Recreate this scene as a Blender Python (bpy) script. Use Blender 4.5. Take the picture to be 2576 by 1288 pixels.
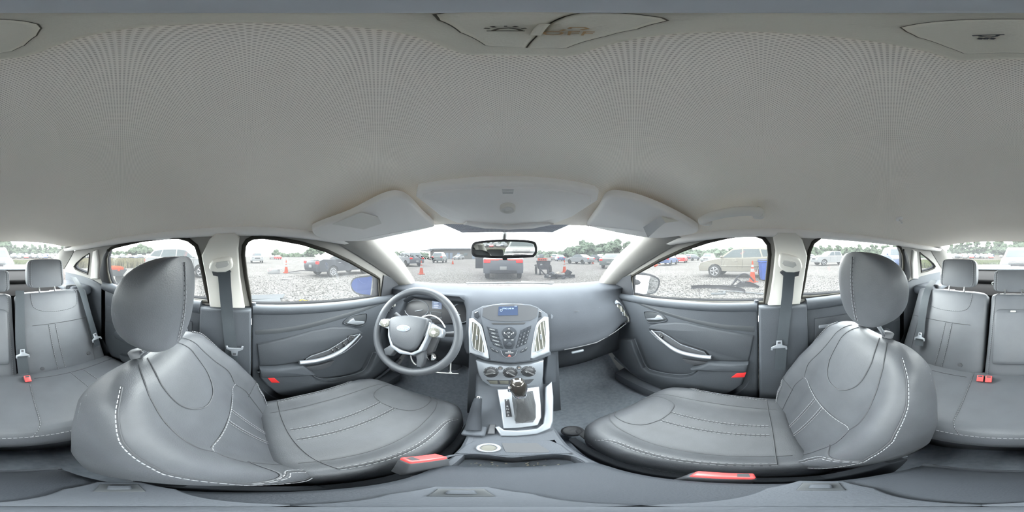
import bpy, bmesh, math, random
from mathutils import Vector, Matrix
from math import sin, cos, pi, radians, tan, atan2, sqrt, copysign
random.seed(7)
for o in list(bpy.data.objects): bpy.data.objects.remove(o)
SC = bpy.context.scene
COL = SC.collection
# ---------------------------------------------------------------- camera
CAM = Vector((-0.02, 0.0, 1.20)); YAW = 2.5          # the tripod stands by the front seats, turned a little to the right
cd = bpy.data.cameras.new('camera'); cam = bpy.data.objects.new('camera', cd); COL.objects.link(cam)
cd.type = 'PANO'
try: cd.panorama_type = 'EQUIRECTANGULAR'
except Exception: cd.cycles.panorama_type = 'EQUIRECTANGULAR'
for src in (cd, getattr(cd, 'cycles', None)):
    if src is None: continue
    for k, v in (('latitude_min', -pi/2), ('latitude_max', pi/2), ('longitude_min', -pi), ('longitude_max', pi)):
        try: setattr(src, k, v)
        except Exception: pass
cd.clip_start = 0.005; cd.clip_end = 2000
cam.location = CAM; cam.rotation_euler = (pi/2, 0, -radians(YAW)); SC.camera = cam
# ---------------------------------------------------------------- world: bright overcast sky
W = bpy.data.worlds.new('overcast_sky'); SC.world = W; W.use_nodes = True
nt = W.node_tree; nt.nodes.clear()
out = nt.nodes.new('ShaderNodeOutputWorld'); bg = nt.nodes.new('ShaderNodeBackground')
tc = nt.nodes.new('ShaderNodeTexCoord'); mp = nt.nodes.new('ShaderNodeMapping'); mp.inputs['Scale'].default_value = (1.5, 1.5, 4)
nz = nt.nodes.new('ShaderNodeTexNoise'); nz.inputs['Scale'].default_value = 2.2; nz.inputs['Detail'].default_value = 5
cr = nt.nodes.new('ShaderNodeValToRGB'); cr.color_ramp.elements[0].position = .35; cr.color_ramp.elements[1].position = .7
cr.color_ramp.elements[0].color = (.93, .96, 1, 1); cr.color_ramp.elements[1].color = (1, .985, .96, 1)
nt.links.new(tc.outputs['Generated'], mp.inputs['Vector']); nt.links.new(mp.outputs['Vector'], nz.inputs['Vector'])
nt.links.new(nz.outputs['Fac'], cr.inputs['Fac']); nt.links.new(cr.outputs['Color'], bg.inputs['Color'])
bg.inputs['Strength'].default_value = 1.0
nt.links.new(bg.outputs['Background'], out.inputs['Surface'])
vs = SC.view_settings; SC.display_settings.display_device = 'sRGB'
vs.view_transform = 'Standard'; vs.look = 'None'; vs.gamma = 1.0; vs.use_curve_mapping = False; vs.exposure = 5.1
cy = SC.cycles
cy.max_bounces = 12; cy.diffuse_bounces = 8; cy.glossy_bounces = 5; cy.transmission_bounces = 6; cy.transparent_max_bounces = 16
cy.caustics_reflective = False; cy.caustics_refractive = False; cy.sample_clamp_indirect = 6
try: cy.use_denoising = True; cy.denoiser = 'OPENIMAGEDENOISE'
except Exception: pass
# ---------------------------------------------------------------- pixel -> ray helpers (2576 x 1288 photograph)
def ray(px, py):
    lon = (px/2576-.5)*2*pi+radians(YAW); lat = (.5-py/1288)*pi
    return Vector((sin(lon)*cos(lat), cos(lon)*cos(lat), sin(lat)))
def onp(px, py, plane):
    p0, n = plane; d = ray(px, py)
    return CAM+d*((p0-CAM).dot(n)/d.dot(n))
def at_z(px, py, z=0.0): return onp(px, py, (Vector((0, 0, z)), Vector((0, 0, 1))))
def at_d(px, py, dist):
    d = ray(px, py); return CAM+d*(dist/sqrt(d.x**2+d.y**2))
def gr(px, dist): p = at_d(px, 700, dist); return Vector((p.x, p.y, 0))
def PL(p0, n): return (Vector(p0), Vector(n).normalized())
# ---------------------------------------------------------------- materials (all procedural)
M = {}
def mat(name, col, rough=.5, metal=0, bump=0, bscale=300, spec=.5, var=0, vscale=8, emit=None, estr=0, coat=0, tex='NOISE'):
    m = bpy.data.materials.new(name); m.use_nodes = True; t = m.node_tree; b = t.nodes['Principled BSDF']
    b.inputs['Base Color'].default_value = (*col, 1); b.inputs['Roughness'].default_value = rough; b.inputs['Metallic'].default_value = metal
    b.inputs['Specular IOR Level'].default_value = spec; b.inputs['Coat Weight'].default_value = coat
    co = t.nodes.new('ShaderNodeTexCoord')
    if bump:
        if tex == 'NOISE':
            n = t.nodes.new('ShaderNodeTexNoise'); n.inputs['Scale'].default_value = bscale; n.inputs['Detail'].default_value = 2; o = n.outputs['Fac']
        else:
            n = t.nodes.new('ShaderNodeTexVoronoi'); n.inputs['Scale'].default_value = bscale; o = n.outputs['Distance']
        t.links.new(co.outputs['Object'], n.inputs['Vector'])
        bp = t.nodes.new('ShaderNodeBump'); bp.inputs['Strength'].default_value = bump; bp.inputs['Distance'].default_value = .002
        t.links.new(o, bp.inputs['Height']); t.links.new(bp.outputs['Normal'], b.inputs['Normal'])
    if var:
        n2 = t.nodes.new('ShaderNodeTexNoise'); n2.inputs['Scale'].default_value = vscale; n2.inputs['Detail'].default_value = 5
        t.links.new(co.outputs['Object'], n2.inputs['Vector'])
        r = t.nodes.new('ShaderNodeValToRGB'); r.color_ramp.elements[0].position = .3; r.color_ramp.elements[1].position = .7
        r.color_ramp.elements[0].color = (*[c*(1-var) for c in col], 1); r.color_ramp.elements[1].color = (*[min(1, c*(1+var)) for c in col], 1)
        t.links.new(n2.outputs['Fac'], r.inputs['Fac']); t.links.new(r.outputs['Color'], b.inputs['Base Color'])
    if emit: b.inputs['Emission Color'].default_value = (*emit, 1); b.inputs['Emission Strength'].default_value = estr
    M[name] = m; return m
mat('leather', (.068, .0725, .081), .47, spec=.35, bump=.22, bscale=420, var=.10, vscale=14)
mat('leather_rear', (.102, .109, .121), .5, bump=.15, bscale=380, var=.08, vscale=10)
mat('seam', (.06, .063, .07), .7)
mat('thread', (.30, .31, .33), .6)
mat('dash', (.0385, .0425, .0495), .8, spec=.05, bump=.25, bscale=500, var=.05)
mat('door', (.052, .0585, .068), .6, spec=.22, bump=.25, bscale=520, var=.05)
mat('door_insert', (.045, .051, .06), .7, bump=.3, bscale=700)
mat('stripe', (.045, .05, .056), .5)
mat('console_lid', (.042, .048, .058), .65, spec=.25, bump=.3, bscale=600)
mat('console', (.070, .078, .092), .65, spec=.25, bump=.3, bscale=600, var=.05)
mat('black', (.03, .031, .034), .5, bump=.1, bscale=500)
mat('gloss_black', (.03, .031, .035), .4, spec=.25)
mat('dark', (.05, .053, .06), .6)
mat('vent', (.10, .10, .085), .45)
mat('silver', (.29, .31, .34), .34, metal=.4)
mat('silver_matte', (.23, .25, .28), .42, metal=.3)
mat('chrome', (.85, .87, .9), .08, metal=1)
mat('pillar', (.87, .845, .81), .75, bump=.2, bscale=600)
mat('pillar_light', (.72, .70, .65), .7, bump=.15, bscale=600)
mat('belt', (.042, .051, .06), .6, bump=.4, bscale=900)
mat('grey_plastic', (.48, .48, .46), .5)
mat('red', (.62, .03, .03), .35)
mat('buckle_red', (.75, .09, .09), .3, emit=(1, .08, .06), estr=.0)
mat('body_paint', (.45, .455, .46), .45, spec=.1)
mat('white_plastic', (.6, .6, .6), .4)
mat('seal', (.035, .033, .029), .8, spec=.1)
mat('carpet', (.22, .245, .285), 1, spec=0, bump=.35, bscale=700, var=.12, vscale=60)
mat('beige', (.68, .64, .54), .6, bump=.15, bscale=900)
mat('symbol', (.09, .08, .06), .6)
mat('symbol_orange', (.42, .27, .13), .6)
mat('pillar_dimmed', (.27, .26, .245), .75, bump=.2, bscale=600)  # pillar trim copy, colour darkened to offset the strong window light
mat('shelf', (.019, .0185, .019), 1, spec=0, bump=.5, bscale=700)
mat('screen_blue', (.02, .03, .055), .25, emit=(.30, .42, .72), estr=.0075)
mat('screen_text', (.3, .4, .6), .4, emit=(.5, .65, 1), estr=.03)
mat('print_white', (.4, .41, .42), .5)
mat('print_red', (.75, .10, .08), .4)
mat('logo_blue', (.03, .06, .20), .25)
mat('mirror', (.60, .63, .65), .02, metal=1)
mat('shell_black', (.008, .0085, .0095), .9, spec=0)
mat('mirror_dim', (.42, .43, .42), .02, metal=1)
# headliner: knitted cloth with a fine grid of pin-holes
m = mat('headliner', (.56, .535, .505), .95)
t = m.node_tree; b = t.nodes['Principled BSDF']
co = t.nodes.new('ShaderNodeTexCoord'); mpn = t.nodes.new('ShaderNodeMapping'); mpn.inputs['Rotation'].default_value = (0, 0, radians(45)); mpn.inputs['Scale'].default_value = (370, 370, 0)
t.links.new(co.outputs['Object'], mpn.inputs['Vector'])
vo = t.nodes.new('ShaderNodeTexVoronoi'); vo.inputs['Scale'].default_value = 1; vo.inputs['Randomness'].default_value = 0
t.links.new(mpn.outputs['Vector'], vo.inputs['Vector'])
rr = t.nodes.new('ShaderNodeValToRGB'); rr.color_ramp.elements[0].position = .20; rr.color_ramp.elements[1].position = .36
rr.color_ramp.elements[0].color = (.63, .565, .49, 1); rr.color_ramp.elements[1].color = (.98, .915, .815, 1)
t.links.new(vo.outputs['Distance'], rr.inputs['Fac']); t.links.new(rr.outputs['Color'], b.inputs['Base Color'])
bp = t.nodes.new('ShaderNodeBump'); bp.inputs['Strength'].default_value = .5; bp.inputs['Distance'].default_value = .001
t.links.new(vo.outputs['Distance'], bp.inputs['Height']); t.links.new(bp.outputs['Normal'], b.inputs['Normal'])
def glass(name, tint=(.93, .96, .95), haze=0.0, hazecol=(.9, .93, .96), gloss=.05):  # translucent layer paints window glow and dust haze into the glass
    m = bpy.data.materials.new(name); m.use_nodes = True; t = m.node_tree; t.nodes.clear()
    o = t.nodes.new('ShaderNodeOutputMaterial'); tr = t.nodes.new('ShaderNodeBsdfTransparent'); tr.inputs['Color'].default_value = (*tint, 1)
    gl = t.nodes.new('ShaderNodeBsdfGlossy'); gl.inputs['Roughness'].default_value = .02
    mx = t.nodes.new('ShaderNodeMixShader'); mx.inputs['Fac'].default_value = gloss
    t.links.new(tr.outputs[0], mx.inputs[1]); t.links.new(gl.outputs[0], mx.inputs[2])
    last = mx
    if haze:
        tl = t.nodes.new('ShaderNodeBsdfTranslucent'); tl.inputs['Color'].default_value = (*hazecol, 1)
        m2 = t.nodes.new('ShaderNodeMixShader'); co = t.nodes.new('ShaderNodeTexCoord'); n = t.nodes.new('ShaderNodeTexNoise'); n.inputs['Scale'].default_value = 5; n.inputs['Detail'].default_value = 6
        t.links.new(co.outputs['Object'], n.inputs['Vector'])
        mr = t.nodes.new('ShaderNodeMapRange'); mr.inputs['From Min'].default_value = .3; mr.inputs['From Max'].default_value = .7; mr.inputs['To Min'].default_value = haze*.75; mr.inputs['To Max'].default_value = haze*1.25
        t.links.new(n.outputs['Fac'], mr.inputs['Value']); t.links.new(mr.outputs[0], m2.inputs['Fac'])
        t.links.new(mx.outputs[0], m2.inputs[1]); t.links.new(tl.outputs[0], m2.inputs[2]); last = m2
    t.links.new(last.outputs[0], o.inputs['Surface']); M[name] = m; return m
glass('window_glass', haze=.0065); glass('windscreen_glass', (.80, .825, .82), haze=.0035); glass('car_glass', (.35, .42, .44))
# ---------------------------------------------------------------- object helpers
def tag(o, label=None, cat=None, group=None, kind=None):
    if label: o['label'] = label
    if cat: o['category'] = cat
    if group: o['group'] = group
    if kind: o['kind'] = kind
    return o
def empty(name, loc=(0, 0, 0), rz=0, label=None, cat=None, group=None):
    o = bpy.data.objects.new(name, None); COL.objects.link(o); o.location = loc; o.rotation_euler = (0, 0, rz); o.empty_display_size = .05
    return tag(o, label, cat, group)
def obj(name, vf, m, parent=None, smooth=True, loc=None, angle=62):
    v, f = vf
    me = bpy.data.meshes.new(name); me.from_pydata([tuple(p) for p in v], [], f); me.validate(); me.update()
    if m is not None: me.materials.append(M[m] if isinstance(m, str) else m)
    if smooth:
        me.shade_smooth() if angle is None else None
        if angle is not None:
            try: me.shade_smooth(); me.set_sharp_from_angle(angle=radians(angle))
            except Exception: pass
    o = bpy.data.objects.new(name, me); COL.objects.link(o)
    if parent is not None: o.parent = parent
    if loc is not None: o.location = loc
    return o
def local(pts, org): return [Vector(p)-Vector(org) for p in pts]
def join(*vfs):
    V, F = [], []
    for v, f in vfs:
        k = len(V); V += list(v); F += [tuple(i+k for i in q) for q in f]
    return V, F
def xf(vf, mx): return [mx @ Vector(p) for p in vf[0]], vf[1]
def mv(vf, d): d = Vector(d); return [Vector(p)+d for p in vf[0]], vf[1]
def loft(rings, closed=True, cap0=True, cap1=True):
    n = len(rings[0]); V = [Vector(p) for r in rings for p in r]; F = []
    for i in range(len(rings)-1):
        for j in range(n if closed else n-1):
            a, b2 = i*n+j, i*n+(j+1) % n; F.append((a, b2, b2+n, a+n))
    if closed and cap0: F.append(tuple(range(n-1, -1, -1)))
    if closed and cap1: F.append(tuple((len(rings)-1)*n+j for j in range(n)))
    return V, F
def crom(pts, n=6, closed=False):
    P = [Vector(p) for p in pts]; k = len(P); R = []
    for i in range(k if closed else k-1):
        if closed: a, b2, c, d = P[i-1], P[i], P[(i+1) % k], P[(i+2) % k]
        else: a, b2, c, d = P[max(i-1, 0)], P[i], P[i+1], P[min(i+2, k-1)]
        for j in range(n):
            s = j/n; R.append(.5*((2*b2)+(c-a)*s+(2*a-5*b2+4*c-d)*s*s+(3*b2-a-3*c+d)*s**3))
    if not closed: R.append(P[-1])
    return R
def tube(pts, r, seg=6, closed=False, flat=1.0, up=None, taper=None):
    P = [Vector(p) for p in pts]; n = len(P); rings = []; prev = None
    for i in range(n):
        if closed: d = P[(i+1) % n]-P[i-1]
        else: d = P[min(i+1, n-1)]-P[max(i-1, 0)]
        if d.length < 1e-9: d = Vector((0, 0, 1))
        d.normalize()
        ref = Vector(up) if up is not None else (prev if prev is not None else (Vector((0, 0, 1)) if abs(d.z) < .9 else Vector((1, 0, 0))))
        s = d.cross(ref)
        if s.length < 1e-6: s = d.orthogonal()
        s.normalize(); u = s.cross(d).normalized(); prev = u
        rr_ = r*(taper(i/(n-1)) if taper else 1)
        rings.append([P[i]+s*cos(2*pi*k/seg)*rr_+u*sin(2*pi*k/seg)*rr_*flat for k in range(seg)])
    if closed: rings.append(rings[0])
    return loft(rings, True, not closed, not closed)
def ribbon(pts, w, th, wdir):
    """flat strap: width w along wdir, thickness th"""
    P = [Vector(p) for p in pts]; wd = Vector(wdir).normalized(); rings = []
    for i, p in enumerate(P):
        d = (P[min(i+1, len(P)-1)]-P[max(i-1, 0)]).normalized(); s = (wd-d*wd.dot(d)).normalized(); nn = d.cross(s)
        rings.append([p+s*w/2+nn*th/2, p-s*w/2+nn*th/2, p-s*w/2-nn*th/2, p+s*w/2-nn*th/2])
    return loft(rings)
def box(lo, hi):
    x0, y0, z0 = lo; x1, y1, z1 = hi
    v = [(x0, y0, z0), (x1, y0, z0), (x1, y1, z0), (x0, y1, z0), (x0, y0, z1), (x1, y0, z1), (x1, y1, z1), (x0, y1, z1)]
    return [Vector(p) for p in v], [(3, 2, 1, 0), (4, 5, 6, 7), (0, 1, 5, 4), (1, 2, 6, 5), (2, 3, 7, 6), (3, 0, 4, 7)]
def bm_vf(bm):
    bm.verts.index_update(); r = ([v.co.copy() for v in bm.verts], [tuple(v.index for v in f.verts) for f in bm.faces]); bm.free(); return r
def rbox(c, size, r=.005, seg=2):
    bm = bmesh.new(); bmesh.ops.create_cube(bm, size=1)
    for v in bm.verts: v.co = Vector((v.co.x*size[0], v.co.y*size[1], v.co.z*size[2]))
    if r: bmesh.ops.bevel(bm, geom=list(bm.edges), offset=min(r, min(size)*.45), segments=seg, affect='EDGES', profile=.5)
    return mv(bm_vf(bm), c)
def sphere(c, r, seg=10, rings=6):
    bm = bmesh.new(); bmesh.ops.create_uvsphere(bm, u_segments=seg, v_segments=rings, radius=1)
    rr_ = r if hasattr(r, '__len__') else (r, r, r)
    for v in bm.verts: v.co = Vector((v.co.x*rr_[0], v.co.y*rr_[1], v.co.z*rr_[2]))
    return mv(bm_vf(bm), c)
def lathe(prof, seg=24, axis='Z', c=(0, 0, 0)):
    rings = [[Vector((r*cos(2*pi*k/seg), r*sin(2*pi*k/seg), z)) for k in range(seg)] for r, z in prof]
    vf = loft(rings)
    if axis != 'Z':
        a = Vector(axis).normalized(); vf = xf(vf, Vector((0, 0, 1)).rotation_difference(a).to_matrix())
    return mv(vf, c)
def offs2(poly, d):
    """inset a 2-D polygon by d along its corner bisectors"""
    n = len(poly); A = sum(poly[i][0]*poly[(i+1) % n][1]-poly[(i+1) % n][0]*poly[i][1] for i in range(n)); sg = 1 if A > 0 else -1; R = []
    for i in range(n):
        p0, p1, p2 = Vector(poly[i-1]), Vector(poly[i]), Vector(poly[(i+1) % n]); a = (p1-p0); b2 = (p2-p1)
        if a.length < 1e-9 or b2.length < 1e-9: R.append(p1); continue
        a.normalize(); b2.normalize(); n1 = Vector((-a.y, a.x))*sg; n2 = Vector((-b2.y, b2.x))*sg; m_ = n1+n2
        if m_.length < 1e-6: R.append(p1); continue
        m_.normalize(); R.append(p1+m_*min(d/max(m_.dot(n1), .35), d*2))
    return R
def frame_of(n):
    n = Vector(n).normalized(); u = n.orthogonal() if abs(n.z) > .99 else Vector((0, 0, 1)).cross(n).normalized(); u.normalize(); return u, n.cross(u), n
def slab(poly, n, th, bev=.004, back=.0):
    """solid plate: polygon (3-D, near planar) raised by th along n, edge rounded by bev, sunk by back"""
    u, v, n = frame_of(n); o = Vector(poly[0]); p2 = [((Vector(p)-o).dot(u), (Vector(p)-o).dot(v)) for p in poly]; h = [(Vector(p)-o).dot(n) for p in poly]
    def ring(q, z): return [o+u*a[0]+v*a[1]+n*(hh+z) for a, hh in zip(q, h)]
    rings = [ring(p2, -back)]
    if bev: rings += [ring(p2, th-bev), ring(offs2(p2, bev*.35), th-bev*.3), ring(offs2(p2, bev), th)]
    else: rings += [ring(p2, th)]
    A = sum(p2[i][0]*p2[(i+1) % len(p2)][1]-p2[(i+1) % len(p2)][0]*p2[i][1] for i in range(len(p2)))
    if A < 0: rings = [list(reversed(r)) for r in rings]
    return loft(rings)
def circ(px, py, rx, ry, n=20): return [(px+rx*cos(2*pi*k/n), py+ry*sin(2*pi*k/n)) for k in range(n)]
def pix(pts, plane, sm=0):
    R = [onp(x, y, plane) for x, y in pts]
    return crom(R, sm, True) if sm else R
def pslab(name, pts, plane, th, m, parent=None, bev=.003, back=.004, sm=0, sg=1, lift=0):
    n = plane[1]*sg; P = [p+n*lift for p in pix(pts, plane, sm)]
    return obj(name, slab(P, n, th, bev, back), m, parent, angle=40)
def hole_plate(outer, holes, n, th):
    """plate with window openings and thickness th along n"""
    nn = Vector(n).normalized(); u, v, _ = frame_of(nn); o = outer[0]
    c = bpy.data.curves.new('plate', 'CURVE'); c.dimensions = '2D'; c.fill_mode = 'BOTH'; c.extrude = th/2
    for lp in [outer]+holes:
        sp = c.splines.new('POLY'); sp.points.add(len(lp)-1); sp.use_cyclic_u = True
        for q, p in zip(sp.points, lp): q.co = ((p-o).dot(u), (p-o).dot(v), 0, 1)
    t_ = bpy.data.objects.new('plate', c); COL.objects.link(t_)
    me = bpy.data.meshes.new_from_object(t_.evaluated_get(bpy.context.evaluated_depsgraph_get()))
    V = [o+u*p.co.x+v*p.co.y+nn*(p.co.z+th/2) for p in me.vertices]; F = [tuple(f.vertices) for f in me.polygons]
    bpy.data.objects.remove(t_); bpy.data.curves.remove(c); bpy.data.meshes.remove(me)
    return V, F
def text(name, s, size, mx, m, parent=None, depth=.0004, shear=0, align='CENTER'):
    c = bpy.data.curves.new(name, 'FONT'); c.body = s; c.size = size; c.extrude = depth; c.shear = shear; c.align_x = align; c.align_y = 'CENTER'; c.resolution_u = 2
    o = bpy.data.objects.new(name+'_tmp', c); COL.objects.link(o)
    dg = bpy.context.evaluated_depsgraph_get(); me = bpy.data.meshes.new_from_object(o.evaluated_get(dg)); me.name = name
    bpy.data.objects.remove(o); bpy.data.curves.remove(c)
    me.transform(mx); me.materials.clear(); me.materials.append(M[m])
    q = bpy.data.objects.new(name, me); COL.objects.link(q)
    if parent is not None: q.parent = parent
    return q
def mx_on(p, xd, n):
    """matrix: x axis along xd, z along n at p"""
    n = Vector(n).normalized(); x = Vector(xd); x = (x-n*x.dot(n)).normalized(); y = n.cross(x)
    return Matrix(((x.x, y.x, n.x, p[0]), (x.y, y.y, n.y, p[1]), (x.z, y.z, n.z, p[2]), (0, 0, 0, 1)))
def sst(a, b2, x):
    q = max(0, min(1, (x-a)/(b2-a))); return q*q*(3-2*q)
def lerp(tab, x):
    if x <= tab[0][0]: return tab[0][1]
    for (x0, y0), (x1, y1) in zip(tab, tab[1:]):
        if x <= x1: q = (x-x0)/(x1-x0); return y0+(y1-y0)*q
    return tab[-1][1]
def copy_tree(o, parent=None):
    c = o.copy(); COL.objects.link(c)
    if parent is not None: c.parent = parent
    for ch in [x for x in bpy.data.objects if x.parent is o]: copy_tree(ch, c)
    return c
# ================================================================ the ground outside
LOT = 400
def ground_mat():
    m = mat('gravel', (.2, .19, .18), 1, spec=0); t = m.node_tree; b = t.nodes['Principled BSDF']
    co = t.nodes.new('ShaderNodeTexCoord')
    v = t.nodes.new('ShaderNodeTexVoronoi'); v.inputs['Scale'].default_value = 26; t.links.new(co.outputs['Object'], v.inputs['Vector'])
    r = t.nodes.new('ShaderNodeValToRGB'); e = r.color_ramp.elements; e[0].position = .0; e[0].color = (.0115, .0108, .0102, 1); e[1].position = 1; e[1].color = (.052, .0495, .048, 1)
    x = r.color_ramp.elements.new(.45); x.color = (.0275, .0262, .0255, 1)
    sp = t.nodes.new('ShaderNodeSeparateColor'); t.links.new(v.outputs['Color'], sp.inputs[0]); t.links.new(sp.outputs[0], r.inputs['Fac'])
    n = t.nodes.new('ShaderNodeTexNoise'); n.inputs['Scale'].default_value = .22; n.inputs['Detail'].default_value = 6; t.links.new(co.outputs['Object'], n.inputs['Vector'])
    mx = t.nodes.new('ShaderNodeMix'); mx.data_type = 'RGBA'; mx.blend_type = 'MULTIPLY'; mx.inputs[0].default_value = .5
    r2 = t.nodes.new('ShaderNodeValToRGB'); r2.color_ramp.elements[0].position = .35; r2.color_ramp.elements[0].color = (.72, .70, .68, 1); r2.color_ramp.elements[1].position = .65; r2.color_ramp.elements[1].color = (1, 1, 1, 1)
    t.links.new(n.outputs['Fac'], r2.inputs['Fac']); t.links.new(r.outputs['Color'], mx.inputs[6]); t.links.new(r2.outputs['Color'], mx.inputs[7]); t.links.new(mx.outputs[2], b.inputs['Base Color'])
    bp = t.nodes.new('ShaderNodeBump'); bp.inputs['Strength'].default_value = .6; bp.inputs['Distance'].default_value = .02; bp.invert = True
    t.links.new(v.outputs['Distance'], bp.inputs['Height']); t.links.new(bp.outputs['Normal'], b.inputs['Normal'])
ground_mat()
tag(obj('ground', ([(-LOT, -LOT, 0), (LOT, -LOT, 0), (LOT, LOT, 0), (-LOT, LOT, 0)], [(0, 1, 2, 3)]), 'gravel'), kind='structure')
# ================================================================ cabin shell
ZB = .98                      # belt line
def side_plane(s): return PL((s*.71, 0, ZB), (-s*.32, 0, -.12))     # tilted plane of the side glass, normal into the cabin
SPL = {-1: side_plane(-1), 1: side_plane(1)}
def syz(s, y, z): return Vector((s*(.71-(z-ZB)*.375), y, z))
DOORP = {-1: PL((-.69, 0, 0), (1, 0, 0)), 1: PL((.69, 0, 0), (-1, 0, 0))}
WIN = {
 ('f', -1): [(632, 769), (627, 740), (618, 690), (612, 640), (614, 618), (622, 605), (636, 598), (660, 596), (700, 601), (760, 612), (820, 630), (880, 658), (940, 692), (953, 701), (955, 747), (860, 761), (760, 768), (690, 770)],
 ('f', 1): [(1922, 760), (1930, 700), (1936, 640), (1933, 615), (1920, 598), (1900, 591), (1870, 590), (1830, 596), (1780, 608), (1720, 628), (1660, 655), (1610, 683), (1590, 695), (1589, 742), (1640, 752), (1700, 757), (1800, 761)],
 ('r', -1): [(525, 758), (520, 730), (512, 690), (503, 645), (494, 618), (475, 603), (450, 596), (420, 597), (360, 604), (300, 618), (280, 624), (273, 632), (268, 650), (270, 680), (276, 705), (283, 719), (330, 730), (420, 745)],
 ('r', 1): [(2016, 747), (2020, 720), (2028, 670), (2036, 630), (2045, 610), (2065, 595), (2095, 588), (2140, 590), (2200, 598), (2250, 612), (2264, 622), (2271, 640), (2272, 665), (2270, 690), (2262, 714), (2200, 727), (2100, 741)],
 ('q', -1): [(225, 637), (224, 665), (221, 690), (205, 684), (190, 677), (186, 671), (192, 662), (208, 648)],
 ('q', 1): [(2314, 635), (2316, 660), (2318, 685), (2335, 681), (2350, 675), (2353, 670), (2348, 663), (2335, 651)],
}
H3 = {k: [p for p in pix(v, SPL[k[1]])] for k, v in WIN.items()}
def poly_in(H, d, n):
    u, v, nn = frame_of(n); o = H[0]; q = offs2([((p-o).dot(u), (p-o).dot(v)) for p in H], d); return [o+u*a.x+v*a.y for a in q]
for s, side in ((-1, 'left'), (1, 'right')):
    top = [(-1.42, 1.06), (-1.30, 1.155), (-1.10, 1.235), (-.9, 1.28), (-.6, 1.312), (-.2, 1.32), (.05, 1.318), (.22, 1.305), (.40, 1.265), (.58, 1.19), (.75, 1.105), (.93, 1.0)]
    outer = [syz(s, y, z) for y, z in [(-1.42, ZB-.03)]+top+[(.93, .905), (.3, .94)]]
    n = SPL[s][1]
    w = obj('wall_'+side, hole_plate(outer, [H3[('f', s)], H3[('r', s)], H3[('q', s)]], -n, .035), 'pillar_dimmed', smooth=False)
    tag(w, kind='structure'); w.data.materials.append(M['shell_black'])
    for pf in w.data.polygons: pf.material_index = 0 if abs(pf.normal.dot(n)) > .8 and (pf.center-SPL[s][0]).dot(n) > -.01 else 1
    # lower body side behind the door trims, sill included
    lo = obj('lower_body_side', box((s*.72, -2.12, .12), (s*.80, 1.3, .885)) if s > 0 else box((-.80, -2.12, .12), (-.72, 1.3, .885)), 'body_paint', w, smooth=False)
    for q, (ky, nm) in enumerate((('f', 'front'), ('r', 'rear'), ('q', 'quarter'))):
        k = {('f', -1): 2, ('f', 1): 3, ('r', -1): 4, ('r', 1): 5, ('q', -1): 6, ('q', 1): 7}[(ky, s)]
        P = poly_in(H3[(ky, s)], -.006, n)
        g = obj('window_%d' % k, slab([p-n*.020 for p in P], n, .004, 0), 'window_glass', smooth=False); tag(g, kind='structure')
        seal = H3[(ky, s)]
        obj('window_seal', tube([p+n*.002 for p in seal], .0085 if ky != 'q' else .004, 6, True), 'seal', g)
    # pillars
    def up(pts, name, m_, th=.02, par=w, sm=0, bev=.006, lift=0): return pslab(name, pts, SPL[s], th, m_, par, bev, .004, sm, 1, lift)
    if s < 0:
        B = [(529, 600), (545, 585), (592, 583), (603, 596), (600, 625), (604, 690), (612, 745), (620, 792), (532, 790), (528, 740), (520, 690), (510, 640)]
        up(B, 'pillar_trim', 'pillar_light', .022)
    else:
        B = [(2016, 600), (2000, 584), (1955, 583), (1944, 596), (1950, 630), (1944, 690), (1936, 745), (1926, 781), (2009, 771), (2014, 735), (2021, 690), (2028, 640)]
        up(B, 'pillar_trim', 'pillar_light', .022)
    lowB = [(s*.715, -.215, .30), (s*.715, .005, .30), (s*.715, .01, ZB+.0), (s*.715, -.20, ZB+.0)]
    obj('pillar_lower_trim', slab([Vector(p) for p in lowB], (-s, 0, 0), .06, .012), 'door', w, angle=40)
    obj('quarter_trim', slab([Vector((s*.715, y, z)) for y, z in ((-.80, .25), (-.80, .99), (-.95, 1.03), (-1.12, 1.05), (-1.40, 1.06), (-1.40, .25))], (-s, 0, 0), .03, .008), 'door', w, angle=40)
    # dark trim between rear door glass and quarter glass
    Q = [(262, 640), (272, 626), (276, 632), (269, 650), (271, 682), (279, 712), (262, 716), (252, 690)] if s < 0 else [(2282, 640), (2273, 626), (2268, 632), (2273, 650), (2272, 682), (2265, 712), (2280, 714), (2289, 690)]
    up(Q, 'door_frame_trim', 'black', .012)
    C = [(230, 700), (233, 660), (236, 632), (246, 628), (250, 660), (248, 700)] if s < 0 else [(2308, 700), (2306, 660), (2304, 632), (2295, 628), (2292, 660), (2294, 700)]
    up(C, 'pillar_trim', 'pillar', .012)
# ---------------------------------------------------------------- headliner
def edge(y): return lerp([(-1.35, 1.255), (-1.0, 1.265), (-.6, 1.285), (0, 1.298), (.2, 1.29), (.42, 1.268), (.56, 1.262), (.66, 1.29)], y)
def edx(y): return lerp([(-1.35, .55), (-1.0, .60), (-.6, .595), (0, .59), (.25, .592), (.45, .585), (.56, .545), (.66, .50)], y)
def zc(y): return lerp([(-1.35, 1.305), (-1.1, 1.345), (-.8, 1.385), (-.4, 1.408), (0, 1.412), (.25, 1.402), (.42, 1.378), (.52, 1.352), (.60, 1.330), (.66, 1.318)], y)
def roof_z(x, y):
    e = edx(y); q = min(1, abs(x)/e); rec = .020*sst(.19, .255, abs(x))*(1-sst(.44, .56, abs(x)))*sst(.10, .30, y)*(1-sst(.46, .56, y)); return edge(y)+(zc(y)-edge(y))*(1-q**2.6)+rec
def yfront(x): return .635-.20*(abs(x)/.56)**2
def yrear(x): return -1.29+.17*(abs(x)/.56)**2
NX, NY = 96, 96; V = []; F = []
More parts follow.
